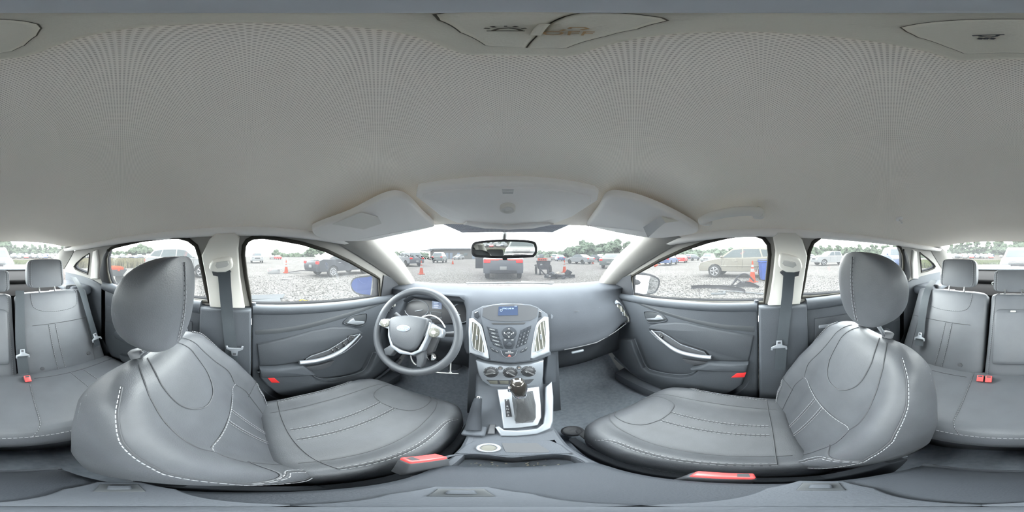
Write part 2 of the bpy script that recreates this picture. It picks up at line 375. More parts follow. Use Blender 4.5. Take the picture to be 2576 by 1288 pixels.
for i in range(NX+1):
    fx = -1+2*i/NX
    for j in range(NY+1):
        y0, y1 = yrear(fx*.56), yfront(fx*.56); y = y0+(y1-y0)*j/NY; x = fx*edx(y)
        V.append((x, y, roof_z(x, y)))
for i in range(NX):
    for j in range(NY): a = i*(NY+1)+j; F.append((a, a+1, a+NY+2, a+NY+1))
ceil_o = tag(obj('ceiling', (V, F), 'headliner'), kind='structure')
def roofskin():
    V2 = [(p[0]*1.06, p[1]*1.01, p[2]+.05) for p in V]; return V2, F
obj('roof_skin', roofskin(), 'body_paint', ceil_o)
# ---------------------------------------------------------------- windscreen, rear glass, A pillars, C pillars
def wtop(q): x = q*.53; return Vector((x, yfront(x)+.012, roof_z(min(abs(x), .5), yfront(x))-.006))
def wbot(q): x = q*.64; return Vector((x, 1.135-.11*(abs(x)/.64)**2, .998))
def curved(t, b2, nx=20, ny=8, bulge=.03, n=(0, .5, .87)):
    V, F = [], []
    for i in range(nx+1):
        q = -1+2*i/nx; p0, p1 = t(q), b2(q)
        for j in range(ny+1): r = j/ny; V.append(p0.lerp(p1, r)+Vector(n)*bulge*sin(pi*r))
    for i in range(nx):
        for j in range(ny): a = i*(ny+1)+j; F.append((a, a+1, a+ny+2, a+ny+1))
    return V, F
def thick(vf, d):
    V, F = vf; n = len(V); d = Vector(d); cnt = {}
    for f in F:
        for a, b2 in zip(f, f[1:]+f[:1]): cnt[frozenset((a, b2))] = cnt.get(frozenset((a, b2)), 0)+1
    G = [tuple(reversed([i+n for i in f])) for f in F]
    for f in F:
        for a, b2 in zip(f, f[1:]+f[:1]):
            if cnt[frozenset((a, b2))] == 1: G.append((b2, a, a+n, b2+n))
    return [Vector(p) for p in V]+[Vector(p)+d for p in V], list(F)+G
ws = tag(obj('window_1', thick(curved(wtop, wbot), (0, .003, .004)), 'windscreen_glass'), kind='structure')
def rtop(q): x = q*.555; return Vector((x, yrear(x)-.012, roof_z(min(abs(x), .54), yrear(x))-.004))
def rbot(q): x = q*.60; return Vector((x, -1.80+.13*(abs(x)/.60)**2, 1.068))
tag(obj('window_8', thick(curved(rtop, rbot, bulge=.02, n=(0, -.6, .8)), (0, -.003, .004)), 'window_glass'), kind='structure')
for s, k in ((-1, 1), (1, 2)):
    # A pillar trim: from the windscreen edge round to the side glass
    st = []
    for i in range(13):
        q = i/12; a = wtop(s).lerp(wbot(s), q)+Vector((0, .5, .87))*.03*sin(pi*q)+Vector((s*.004, 0, 0))
        y = .30+.66*q; z = lerp([(.30, 1.275), (.45, 1.215), (.60, 1.15), (.75, 1.08), (.90, .99), (.98, .955)], y); b2 = syz(s, y, z)+SPL[s][1]*.006
        m1 = a.lerp(b2, .30)+Vector((-s*.020, -.022, 0)); m2 = a.lerp(b2, .68)+Vector((-s*.018, -.018, 0))
        st.append(crom([a, m1, m2, b2], 4))
    tag(obj('trim_%d' % k, thick(loft(st, False), (s*.02, .02, .01)), 'pillar_dimmed'), kind='structure')
    # C pillar trim: quarter glass to the rear glass
    st = []
    for i in range(9):
        q = i/8; a = rtop(s).lerp(rbot(s), q)+Vector((0, -.6, .8))*.02*sin(pi*q)
        y = -1.04-.36*q; z = lerp([(-1.04, 1.235), (-1.2, 1.165), (-1.4, 1.055)], y) if True else 0; z = 1.262-.185*q; b2 = syz(s, y, z)+SPL[s][1]*.004
        mdl = a.lerp(b2, .5)+Vector((-s*.012, .012, .006)); st.append(crom([a, mdl, b2], 5))
    tag(obj('trim_%d' % (k+2), thick(loft(st, False), (s*.02, -.02, .01)), 'pillar_dimmed'), kind='structure')
    # rounded roof side rail covering the joint between headliner and door frames
    P = [Vector((s*(edx(y)+.004), y, edge(y)-.004)) for y in [-1.17, -1.1, -.9, -.7, -.5, -.3, -.1, .1, .25, .36, .44]]
    tag(obj('trim_%d' % (k+4), tube(crom(P, 3), .020, 8), 'pillar'), kind='structure')
# black dotted shade band behind the mirror
m = mat('dot_band', (.30, .31, .33), .7); t = m.node_tree; b = t.nodes['Principled BSDF']; co = t.nodes.new('ShaderNodeTexCoord'); vo = t.nodes.new('ShaderNodeTexVoronoi'); vo.inputs['Scale'].default_value = 260; vo.inputs['Randomness'].default_value = .0
mpn = t.nodes.new('ShaderNodeMapping'); mpn.inputs['Rotation'].default_value = (0, 0, radians(45)); t.links.new(co.outputs['Object'], mpn.inputs['Vector']); t.links.new(mpn.outputs['Vector'], vo.inputs['Vector'])
rr = t.nodes.new('ShaderNodeValToRGB'); rr.color_ramp.elements[0].position = .35; rr.color_ramp.elements[1].position = .45; rr.color_ramp.elements[0].color = (.12, .12, .14, 1); rr.color_ramp.elements[1].color = (.55, .56, .6, 1)
t.links.new(vo.outputs['Distance'], rr.inputs['Fac']); t.links.new(rr.outputs['Color'], b.inputs['Base Color'])
b.inputs['Transmission Weight'].default_value = 0
def ws_pt(px, py, lift=.006):
    # nearest point of the windscreen surface along the pixel's ray (cabin side)
    d = ray(px, py); best = None
    lo, hi = .3, 2.2
    def f(tt):
        p = CAM+d*tt; q = p.x/.6; a = wtop(max(-1, min(1, p.x/.53))); b2 = wbot(max(-1, min(1, p.x/.64))); n = Vector((0, a.z-b2.z, b2.y-a.y)).normalized()
        r = max(0, min(1, (p-a).dot((b2-a))/(b2-a).length_squared)); return (p-a).dot(n)-.03*sin(pi*r)*.98
    for _ in range(60):
        mid = (lo+hi)/2
        if f(mid) > 0: hi = mid
        else: lo = mid
    return CAM+d*(lo-lift)
band = [ws_pt(x, y) for x, y in [(1085, 552), (1163, 585), (1290, 584), (1390, 584), (1468, 551), (1400, 548), (1290, 546), (1160, 548)]]
obj('shade_band', slab(band, (0, -.5, -.87), .001, 0), 'dot_band', ws, smooth=False)
for P in ([(932, 585), (964, 580), (972, 588), (946, 595)], [(918, 598), (934, 594), (951, 609), (938, 609)]):
    obj('sticker', slab([ws_pt(*p) for p in P], (0, -.5, -.87), .0006, 0), 'grey_plastic', ws, smooth=False)
# ---------------------------------------------------------------- floor, firewall, rear bulkhead, parcel shelf
V, F = [], []
ys = [-1.25+i*.05 for i in range(51)]
def floor_z(x, y):
    z = .21+.09*math.exp(-(x/.13)**2)
    if y > .85: z += (y-.85)*.9
    return min(z, .62)+.006*sin(x*37+y*11)*sin(y*23)
for i in range(31):
    x = -.825+.055*i
    for y in ys: V.append((x, y, floor_z(x, y)))
for i in range(30):
    for j in range(len(ys)-1): a = i*len(ys)+j; F.append((a, a+len(ys), a+len(ys)+1, a+1))
tag(obj('floor', (V, F), 'carpet'), kind='structure')
tag(obj('wall_front', box((-.78, 1.16, .35), (.78, 1.2, .965)), 'dark', smooth=False), kind='structure')
tag(obj('wall_rear', box((-.76, -1.22, .2), (.76, -1.19, .90)), 'dark', smooth=False), kind='structure')
# parcel shelf with its two raised lips, corner mouldings
shelf = tag(obj('parcel_shelf', thick(([(-.62, -1.02, .945), (.62, -1.02, .945), (.62, -1.30, .965), (-.62, -1.30, .965), (-.60, -1.62, 1.02), (.60, -1.62, 1.02), (-.56, -1.80, 1.05), (.56, -1.80, 1.05)], [(0, 1, 2, 3), (3, 2, 5, 4), (4, 5, 7, 6)]), (0, 0, -.02)), 'shelf', smooth=False), 'grey felt parcel shelf beneath the rear window', 'shelf')
obj('shelf_lip', rbox((0, -1.34, .985), (1.1, .05, .035), .012), 'shelf', shelf); obj('shelf_lip', rbox((0, -1.74, 1.055), (1.05, .03, .022), .008), 'stripe', shelf)
for s in (-1, 1):
    obj('corner_moulding', rbox((s*.60, -1.12, .955), (.17, .36, .07), .03, 3), 'console', shelf)
    obj('belt_slot', rbox((s*.545, -1.02, .972), (.09, .05, .05), .012), 'dark', shelf)
    obj('anchor_cover', rbox((s*.44, -1.03, .957), (.09, .04, .012), .004), 'grey_plastic', shelf)
# ---------------------------------------------------------------- outer sheet metal seen through the glass
hood = tag(obj('hood', thick(([(-.70, 1.22, .93), (0, 1.26, .95), (.70, 1.22, .93), (-.68, 1.6, .88), (0, 1.6, .90), (.68, 1.6, .88), (-.62, 2.05, .76), (0, 2.10, .78), (.62, 2.05, .76)], [(0, 1, 4, 3), (1, 2, 5, 4), (3, 4, 7, 6), (4, 5, 8, 7)]), (0, 0, -.03)), 'body_paint'), 'pale silver hood ahead of the windscreen', 'hood')
trunk = tag(obj('trunk_lid', thick(([(-.71, -1.83, 1.03), (0, -1.90, 1.062), (.71, -1.83, 1.03), (-.71, -2.02, 1.035), (0, -2.06, 1.07), (.71, -2.02, 1.035), (-.71, -2.12, .80), (0, -2.15, .80), (.71, -2.12, .80)], [(1, 0, 3, 4), (2, 1, 4, 5), (4, 3, 6, 7), (5, 4, 7, 8)]), (0, 0, -.03)), 'body_paint'), 'white trunk lid behind the rear window', 'trunk lid')
cowl = empty('wiper', (0, 1.165, .985), 0, 'thin black wiper lying along the foot of the windscreen', 'wiper')
obj('blade', tube([(-.30, .0, .012), (0, .02, .02), (.34, .0, .014)], .006, 6), 'black', cowl); obj('arm', tube([(.34, .03, .0), (.1, .03, .024)], .007, 6), 'black', cowl)
# ================================================================ seats
def sup(a, e): return copysign(abs(cos(a))**e, cos(a)), copysign(abs(sin(a))**e, sin(a))
class Pad:
    """upholstered pad: axis u (length L), face normal n, widths w(t), thickness T(t), front relief b(s,t); local coords of a seat (x across)"""
    def __init__(s, org, u, L, w, T, b, e=.5, rows=30, cols=48, t0=0., t1=1., cap=.08, ux=None):
        s.o = Vector(org); s.u = Vector(u).normalized(); s.x = Vector((1, 0, 0)); s.n = s.u.cross(s.x) if ux is None else Vector(ux)
        s.n.normalize(); s.L, s.w, s.T, s.b, s.e, s.rows, s.cols, s.cap = L, w, T, b, e, rows, cols, cap
    def k(s, t):                       # end rounding
        c = s.cap
        if t > 1-c: q = min(1, (t-(1-c))/c); return max(.03, (1-q**2.5)**.5)
        if t < c*.5: q = min(1, (c*.5-t)/(c*.5)); return max(.03, (1-q**2.5)**.5)
        return 1
    def pt(s, sx, t, sy=1, lift=0):
        k = s.k(t); W = s.w(t)*(.55+.45*k) if t > .5 else s.w(t)*(.8+.2*k); T = s.T(t)
        dep = -T/2+(sy*(T/2*k+s.b(sx, t)*k) if sy > 0 else sy*T/2*k)
        return s.o+s.u*(s.L*t)+s.x*(sx*W)+s.n*(dep+lift)
    def mesh(s):
        rings = []
        ts = [i/s.rows for i in range(s.rows+1)]
        ts = sorted(set(ts+[1-s.cap*f for f in (.75, .5, .3, .15, .06)]+[s.cap*.5*f for f in (.5, .2)]))
        for t in ts:
            r = []
            for j in range(s.cols):
                cx, sy = sup(2*pi*j/s.cols, s.e); r.append(s.pt(cx, t, sy))
            rings.append(r)
        return loft(rings)
    def on(s, sx, t, lift=.0012):      # point on the front face
        e = s.e; c = min(1, abs(sx))**(1/e); sy = (1-c*c)**.5 if c < 1 else 0
        return s.pt(sx, t, max(sy, .0001)**e, lift)
    def line(s, pts, n=8, lift=.0012):
        q = crom([Vector((a, b2, 0)) for a, b2 in pts], n); return [s.on(p.x, p.y, lift) for p in q]
def seams(pad, lst, parent, tone='thread'):
    """lst: (points, style) ; style g groove, s single stitch, d double stitch"""
    G, S = [], []
    for pts, st in lst:
        P = pad.line(pts)
        G.append(tube(P, .0016, 5))
        if st == 's': S.append(dash([p+pad.n*.0008 for p in pad.line([(a+.0, b2) for a, b2 in pts], 8, .0018)]))
        if st == 'd':
            for o in (-1, 1):
                Q = []
                for i, p in enumerate(P):
                    d = (P[min(i+1, len(P)-1)]-P[max(i-1, 0)]).normalized(); sd = d.cross(pad.n)
                    Q.append(p+sd*o*.0048+pad.n*.0006)
                S.append(dash(Q))
    if G: tag(obj('seam', join(*G), 'seam', parent), kind='stuff')
    if S: tag(obj('stitching', join(*S), tone, parent), 'pale grey stitching', kind='stuff')
def dash(P, r=.0008, on=.008, off=.0035):
    out_ = []; cur = [P[0]]; acc = 0; L = on; draw = True
    for a, b2 in zip(P, P[1:]):
        seg = (b2-a).length; pos = 0
        while seg-pos > L-acc:
            pos += L-acc; p = a.lerp(b2, pos/seg)
            if draw: cur.append(p); out_.append(tube(cur, r, 4)) if len(cur) > 1 else None
            cur = [p]; draw = not draw; acc = 0; L = on if draw else off
        acc += seg-pos
        if draw: cur.append(b2)
    if draw and len(cur) > 1: out_.append(tube(cur, r, 4))
    return join(*out_) if out_ else ([], [])
def headrest(parent, org, tilt, w=.125, h=.235, d=.105, m='leather', seam=True, pear=.0, e=.5, lines=((-.16,), (.16,)), bow=.02, sq=3.0):
    u = Vector((0, -sin(tilt), cos(tilt)))
    def wf(t):
        q = abs(2*t-1); return w*max(.0004, (1-q**sq))**(1/sq)*(1-pear*(1-t))
    def Tf(t): q = abs(2*t-1); return d*max(.0004, (1-q**2.05))**(1/2.05)
    p = Pad(Vector(org)-u*h/2, u, h, wf, Tf, lambda s, t: bow*(1-s*s)*sin(pi*t), e, 22, 36, cap=.0001)
    p.k = lambda t: 1
    rings = []
    for i in range(27):
        tt = .5-.5*cos(pi*(i+.12)/26.24); rings.append([p.pt(*[sup(2*pi*j/40, e)[0], tt, sup(2*pi*j/40, e)[1]]) for j in range(40)])
    o = obj('headrest', loft(rings), m, parent)
    if seam:
        G = []; S = []
        for sx in lines:
            P = p.line([(sx[0]*(1.0), t) for t in [.06+.88*i/12 for i in range(13)]], 3)
            G.append(tube(P, .0018, 5)); 
            for oo in (-1, 1): S.append(dash([q+Vector((oo*.006, 0, 0))+p.n*.0006 for q in P]))
        tag(obj('seam', join(*G), 'seam', o), kind='stuff'); tag(obj('stitching', join(*S), 'thread', o), 'pale grey stitching', kind='stuff')
    return o
def front_seat(name, loc, s, label, rec, hr, ht, cush_up=.05, backL=.56, sc=1.0):
    """s: -1 outboard is -x (driver), +1 outboard is +x"""
    t = empty(name, loc, 0, label, 'car seat')
    rec = radians(rec); u = Vector((0, -sin(rec), cos(rec)))
    wB = lambda q: lerp([(0, .205), (.15, .235), (.35, .258), (.55, .256), (.75, .235), (.88, .212), (1, .175)], q)
    TB = lambda q: lerp([(0, .15), (.3, .155), (.7, .13), (1, .10)], q)
    def bB(a, q): return lerp([(0, .035), (.2, .075), (.4, .085), (.6, .07), (.8, .035), (1, .0)], q)*sst(.5, .93, abs(a))+.016*sin(pi*min(1, q*1.05))*(1-a*a)
    bk = Pad((0, .0, -.03), u, backL, wB, TB, bB, .42, 34, 56, cap=.13)
    ob = obj('backrest', bk.mesh(), 'leather', t)
    L = [([(-.62, 0.03), (-.63, .2), (-.64, .36), (-.60, .47)], 'g'), ([(.62, .03), (.63, .2), (.64, .36), (.60, .47)], 'g'),
         ([(-.60, .47), (-.3, .455), (0, .45), (.3, .455), (.60, .47)], 's'),
         ([(-.60, .47), (-.66, .6), (-.62, .75), (-.60, .9), (-.62, .985)], 'g'), ([(.60, .47), (.66, .6), (.62, .75), (.60, .9), (.62, .985)], 'g'),
         ([(-.10, .45), (-.11, .25), (-.12, .03)], 'd'), ([(.10, .45), (.11, .25), (.12, .03)], 'd'),
         ([(-.40, .99), (-.40, .86), (-.34, .72), (-.18, .635), (0, .615), (.18, .635), (.34, .72), (.40, .86), (.40, .99)], 'g'),
         ([(-.90, .04), (-.955, .2), (-.965, .4), (-.965, .6), (-.955, .8), (-.90, .95)], 'd'), ([(.90, .04), (.955, .2), (.965, .4), (.965, .6), (.955, .8), (.90, .95)], 'd'),
         ([(.62, .30), (.75, .335), (.87, .34), (.96, .36)], 'g'), ([(-.62, .30), (-.75, .335), (-.87, .34), (-.96, .36)], 'g'),
         ([(.965, .33), (.83, .30), (.80, .22), (.80, .03)], 'd'), ([(-.965, .33), (-.83, .30), (-.80, .22), (-.80, .03)], 'd')]
    seams(bk, L, ob)
    # side seams on the seat-back flanks and rear piping
    fl = []; fg = []
    for sd in (-1, 1):
        P = [bk.pt(sd*.985, q, -.30, 0)+Vector((sd*.002, 0, 0)) for q in [.02+.9*i/24 for i in range(25)]]; fl.append(dash(P, .0009))
        P = [bk.pt(sd*.865, q, -.865, 0)+Vector((sd*.0015, -.0015, 0)) for q in [.02+.92*i/24 for i in range(25)]]; fl.append(dash(P, .0009))
    tag(obj('stitching', join(*fl), 'thread', ob), 'pale grey stitching', kind='stuff')
    wC = lambda q: lerp([(0, .22), (.3, .23), (.6, .235), (.8, .228), (.92, .205), (1, .165)], q)
    TC = lambda q: lerp([(0, .16), (.7, .16), (1, .13)], q)
    def bC(a, q): return lerp([(0, .04), (.3, .055), (.7, .05), (.9, .02), (1, 0)], q)*sst(.55, .93, abs(a))+.012*sin(pi*q)*(1-a*a)
    cu = Pad((0, -.04, .012), (0, cos(cush_up), sin(cush_up)), .545*sc, wC, TC, bC, .42, 30, 56, cap=.16)
    cu.n = Vector((0, -sin(cush_up), cos(cush_up)))
    oc = obj('cushion', cu.mesh(), 'leather', t)
    L = [([(-.62, .10), (-.64, .4), (-.62, .7), (-.60, .95)], 'g'), ([(.62, .10), (.64, .4), (.62, .7), (.60, .95)], 'g'),
         ([(-.12, .16), (-.12, .45), (-.13, .70)], 'd'), ([(.12, .16), (.12, .45), (.13, .70)], 'd'),
         ([(-.50, .985), (-.47, .84), (-.36, .74), (-.15, .705), (0, .70), (.15, .705), (.36, .74), (.47, .84), (.50, .985)], 'g'),
         ([(-.84, .16), (-.86, .4), (-.86, .65), (-.96, .75)], 'd'), ([(.84, .16), (.86, .4), (.86, .65), (.96, .75)], 'd'),
         ([(-.84, .16), (-.5, .15), (0, .145), (.5, .15), (.84, .16)], 'g')]
    seams(cu, L, oc)
    P = [cu.pt(sx, tt, .0, 0) for sx, tt in [(-.985, q) for q in (.1, .3, .5, .7, .82)]+[(-.93, .91), (-.8, .97), (-.4, .993), (0, .995), (.4, .993), (.8, .97), (.93, .91)]+[(.985, q) for q in (.82, .7, .5, .3, .1)]]
    P = [p+(p-Vector((0, .25, p.z))).normalized()*.0025+Vector((0, 0, .012)) for p in crom(P, 4)]
    tag(obj('stitching', dash(P, .0010), 'thread', oc), 'pale grey stitching', kind='stuff')
    hu = Vector((0, -sin(ht), cos(ht)))
    headrest(t, hr, ht, .142, .228, .105, 'leather', True, .05, .52, ((0.0,),), .010, 2.5)
    topz = bk.o+u*backL
    for a in (-1, 1):
        b0 = Vector((a*.062, hr[1]-.012, hr[2]))-hu*.075; b1 = topz+Vector((a*.062, -.05, -.03))
        obj('headrest_post', tube([b1, b0], .0065, 8), 'chrome', t); obj('post_guide', lathe([(.017, -.012), (.018, .004), (.012, .008)], 12, u, topz+Vector((a*.062, -.05, -.006))), 'dark', t)
    # plastic flank, recline lever, rails
    for a, nm in ((s, 'recline_panel'), (-s, 'side_panel')):
        obj(nm, slab([Vector((a*.232, y, z)) for y, z in [(-.10, -.12), (.35, -.12), (.44, -.07), (.30, -.05), (.0, -.04), (-.09, .06), (-.13, .03)]], (a, 0, 0), .022, .006), 'dash', t, angle=40)
    obj('trim_strip', tube([bk.pt(-s*.99, q, -.35)+Vector((-s*.004, .0, 0)) for q in (.015, .05, .10, .15, .19)], .006, 8, taper=lambda f: .5+.8*sin(pi*f)), 'silver_matte', t)
    base = t.location.z
    for a in (-1, 1):
        obj('rail', box((a*.17-.015, -.28, .22-base), (a*.17+.015, .40, .25-base)), 'dark', t, smooth=False)
        obj('riser', box((a*.17-.012, -.15, .24-base), (a*.17+.012, .36, -.12)), 'dark', t, smooth=False)
    return t
front_seat('driver_seat', (-.365, .05, .48), -1, 'dark grey leather driver seat behind the steering wheel', 25, (0, -.205, .606), radians(-4))
front_seat('passenger_seat', (.385, -.065, .43), 1, 'dark grey leather front passenger seat on the glove box side', 22, (0, -.200, .668), radians(-4), .05, .60, .98)
# ---------------------------------------------------------------- rear bench
rb = empty('rear_bench_seat', (0, -.72, .52), 0, 'grey leather rear bench seat with three headrests', 'rear seat')
rr_ = radians(23.5); ru = Vector((0, -sin(rr_), cos(rr_)))
def rback(x, w, L, name='backrest', T=.14, e=.25, bol=.012):
    p = Pad((x, .0, -.01), ru, L, lambda q: w*(1-.04*q), lambda q: T, lambda a, q: bol*(1-a*a)*sin(pi*q), e, 22, 44, cap=.07)
    return p, obj(name, p.mesh(), 'leather_rear', rb)
p, o = rback(-.385, .245, .53)
seams(p, [([(-.62, .97), (-.6, .84), (-.48, .76), (-.1, .735), (.3, .745), (.55, .79), (.62, .86), (.63, .97)], 's'),
          ([(-.98, .60), (-.4, .60), (.2, .60), (.66, .60)], 'g'), ([(.66, .60), (.68, .3), (.70, .02)], 'g') if False else ([(-.72, .60), (-.70, .3), (-.66, .02)], 'g'),
          ([(.28, .60), (.26, .3), (.22, .02)], 's'), ([(.12, .60), (.10, .3), (.06, .02)], 's')], o)
for sx, tt in ((.55, .10), (-.55, .16)): obj('button', lathe([(.011, -.002), (.011, .003), (.006, .004)], 12, p.n, p.on(sx, tt)), 'seam', o)
p, o = rback(.385, .245, .53)
seams(p, [([(-.62, .97), (-.6, .84), (-.48, .76), (-.1, .735), (.3, .745), (.55, .79), (.62, .86), (.63, .97)], 's'),
          ([(-.66, .60), (-.2, .60), (.4, .60), (.98, .60)], 'g'), ([(.72, .60), (.70, .3), (.66, .02)], 'g'),
          ([(-.22, .60), (-.20, .3), (-.16, .02)], 's'), ([(-.06, .60), (-.04, .3), (.0, .02)], 's')], o)
obj('button', lathe([(.011, -.002), (.011, .003), (.006, .004)], 12, p.n, p.on(-.55, .13)), 'seam', o)
p, o = rback(0, .132, .525, 'centre_backrest', .15)
seams(p, [([(-.80, .99), (-.82, .8), (-.84, .5), (-.86, .2), (-.84, .02)], 's'), ([(.80, .99), (.82, .8), (.84, .5), (.86, .2), (.84, .02)], 's')], o)
q = Pad(p.o+ru*.10+p.n*.018, ru, .325, lambda z: .098, lambda z: .03, lambda a, z: .004*(1-a*a), .3, 12, 32, cap=.1)
fa = obj('folding_armrest', q.mesh(), 'leather_rear', rb); obj('pull_strap', rbox(q.on(0, .96)+Vector((0, .006, 0)), (.03, .008, .01), .003), 'grey_plastic', fa)
cu = Pad((0, -.06, .012), (0, 1, .06), .46, lambda t: .66-.02*t, lambda t: .17, lambda a, t: .01*sin(pi*t), .22, 22, 60, cap=.16); cu.n = Vector((0, -.06, 1)).normalized()
o = obj('cushion', cu.mesh(), 'leather_rear', rb)
seams(cu, [([(-.27, .1), (-.24, .5), (-.20, .98)], 's'), ([(.27, .1), (.24, .5), (.20, .98)], 's'), ([(-.97, .22), (-.62, .24), (-.30, .22)], 'g'), ([(.97, .22), (.62, .24), (.30, .22)], 'g'),
           ([(-.66, .22), (-.66, .6), (-.66, .98)], 's'), ([(-.56, .22), (-.56, .6), (-.56, .98)], 's'), ([(.56, .22), (.56, .6), (.56, .98)], 's'), ([(.66, .22), (.66, .6), (.66, .98)], 's')], o)
tag(obj('stitching', dash([cu.pt(a, .975, .9)+Vector((0, .003, .003)) for a in [-.97+1.94*i/30 for i in range(31)]], .0014), 'thread', o), 'pale grey stitching', kind='stuff')
obj('cushion_front', slab([Vector((-.68, .33, -.30)), Vector((.68, .33, -.30)), Vector((.68, .37, -.10)), Vector((-.68, .37, -.10))], (0, 1, 0), .02, .006), 'dark', rb)
for x, h, z in ((-.345, .175, .573), (.345, .175, .573), (.0, .13, .53)):
    H = headrest(rb, (x, -.235+(.0 if x else -.01), z), radians(8), .118, h, .085, 'leather_rear', True, -.04, .30, ((-.86,), (.86,)), .008, 6.5)
    for a in (-1, 1): obj('headrest_post', tube([(x+a*.05, -.215, .46), (x+a*.05, -.235, z-h*.4)], .006, 8), 'chrome', rb)
# ================================================================ dashboard
D = empty('dashboard', (0, .9, .75), 0, 'grey soft-touch dashboard below the windscreen', 'dashboard'); DO = Vector(D.location)
def dprof(x):
    """(y, z) profile of the dash at a lateral station"""
    yo = .13*sst(.36, .68, abs(x)); crown = .012*(1-(x/.7)**2)
    top = [(1.14, .990), (1.02, 1.000+crown), (.90, 1.000+crown), (.82, .990+crown)]
    pas = [(.76+yo*.5, .965+crown), (.70+yo, .925), (.655+yo, .875), (.625+yo, .82), (.605+yo, .785), (.615+yo, .77), (.66+yo, .755), (.70+yo, .70), (.74+yo*.8, .58), (.86, .47), (1.1, .45)]
    drv = [(.785, .988+crown), (.772, .972), (.80, .955), (.835, .925), (.82, .845), (.76, .815), (.70, .80), (.675, .775), (.70, .70), (.78, .56), (1.1, .45)]
    k = sst(-.16, -.20, x) if False else (1-sst(-.22, -.17, x))*(sst(-.60, -.55, x))
    lo = [(a[0]*(1-k)+b2[0]*k, a[1]*(1-k)+b2[1]*k) for a, b2 in zip(pas, drv)]
    return top+lo
xs = [-.70, -.66, -.62, -.595, -.575, -.555, -.53, -.47, -.40, -.32, -.25, -.22, -.20, -.185, -.165, -.12, 0, .12, .2, .28, .36, .44, .52, .58, .63, .67, .70]
st = [local([(x, y, z) for y, z in crom([Vector((a, b2, 0)) for a, b2 in dprof(x)], 3) for y, z in [(y, z)]], DO) if False else local([(x, p.x, p.y) for p in crom([Vector((a, b2, 0)) for a, b2 in dprof(x)], 3)], DO) for x in xs]
obj('dash_body', thick(loft(st, False), (0, .012, -.006)), 'dash', D)
# glove-box seam, lower latch line
def dpt(px, py, y0=.63, dx=0): return onp(px, py, PL((0, y0, 0), (0, 1, 0)))-DO
obj('glove_box_seam', tube([Vector((x, lerp([(.2, .604), (.36, .604), (.5, .65), (.62, .70)], x), .782))-DO+Vector((0, -.002, 0)) for x in (.21, .28, .36, .43, .5, .56, .62)], .0025, 5), 'seam', D)
obj('glove_box_latch', rbox(onp(1453, 884, PL((0, .606, 0), (0, 1, 0)))-DO, (.055, .012, .012), .004), 'silver_matte', D)
obj('airbag_crease', tube([p for p in crom([dpt(1445, 783, .70), dpt(1475, 781, .705), dpt(1510, 774, .72)], 4)], .0012, 4), 'seam', D)
# side vents
def vent(par, pts, plane, nb=4, m='vent', rim='dash', sm=0, vert=True, org=DO, knob=True, fr=.006):
    P = pix(pts, plane, sm); n = plane[1]; c = sum(P, Vector())/len(P)
    b_ = obj('vent_opening', slab(local([p+n*.001 for p in P], org), n, .001, 0, .0), 'vent', par, smooth=False)
    obj('vent_frame', tube(local([p+n*.002 for p in P], org), fr, 6, True), rim, par)
    u, v, _ = frame_of(n); ext = [((p-c).dot(u), (p-c).dot(v)) for p in P]; a0, a1 = min(e[0] for e in ext), max(e[0] for e in ext); b0, b1 = min(e[1] for e in ext), max(e[1] for e in ext)
    for i in range(nb):
        f = (i+.7)/(nb+.4)
        x0 = a0+(a1-a0)*f
        # clip the blade to the opening
        ys_ = []
        for k in range(len(ext)):
            (xa, ya), (xb, yb) = ext[k], ext[(k+1) % len(ext)]
            if (xa-x0)*(xb-x0) < 0: ys_.append(ya+(yb-ya)*(x0-xa)/(xb-xa))
        if len(ys_) >= 2:
            lo, hi = min(ys_), max(ys_); obj('vent_blade', tube(local([c+u*x0+v*(lo+.003)+n*.004, c+u*x0+v*(hi-.003)+n*.004], org), .0016, 4, flat=2.0), 'grey_plastic', b_)
    if knob: obj('vent_knob', rbox(c-org+n*.009, (.006, .008, .026), .002), 'silver', par)
VL = PL(onp(985, 785, PL((0, .775, 0), (0, 1, 0))), (.35, -.9, .15)); VR = PL((.648, .76, .845), (-.45, -.88, .1))
vent(D, [(1547, 766), (1556, 763), (1566, 770), (1584, 800), (1586, 808), (1572, 813), (1563, 806), (1552, 782)], VR, 4)
obj('vent_glass', slab(local(pix([(1546, 760), (1550, 754), (1560, 762), (1564, 768), (1556, 766), (1549, 768)], VR), DO), VR[1], .003, .001), 'silver_matte', D)
vent(D, [(984, 770), (991, 759), (997, 764), (998, 778), (992, 776)], VL, 2, knob=False); vent(D, [(974, 780), (984, 777), (993, 783), (990, 784), (975, 785)], VL, 2, knob=False)
# ---------------------------------------------------------------- instrument binnacle
BP = PL((-.37, .812, .895), (.05, -.93, .36))
cl = obj('instrument_panel', slab(local(pix([(1019, 800), (1017, 775), (1024, 755), (1045, 744), (1080, 741), (1120, 744), (1150, 756), (1172, 770), (1176, 800), (1165, 812), (1030, 812)], BP, 2), DO), BP[1], .004, .001), 'gloss_black', D)
for cx_, cyy, rx, ry in ((1049, 777, 30, 22), (1160, 788, 26, 24)):
    obj('gauge_ring', tube(local([p+BP[1]*.005 for p in pix(circ(cx_, cyy, rx, ry, 28), BP)], DO), .0018, 5, True), 'silver_matte', cl)
for a, b2 in (((1045, 783), (1065, 780)), ((1147, 797), (1158, 791))):
    A, B = onp(*a, BP), onp(*b2, BP); obj('gauge_needle', tube(local([A+BP[1]*.008, B+BP[1]*.008], DO), .002, 4), 'silver', cl)
obj('trip_screen', slab(local(pix([(1088, 756), (1112, 757), (1112, 778), (1088, 776)], BP), DO), BP[1], .006, 0), 'screen_blue', cl, smooth=False)
for k in range(4):
    y = 760+4*k; obj('screen_line', slab(local(pix([(1092, y), (1104-2*(k % 2), y+.3), (1104-2*(k % 2), y+1.3), (1092, y+1)], BP), DO), BP[1], .0068, 0), 'screen_text', cl, smooth=False)
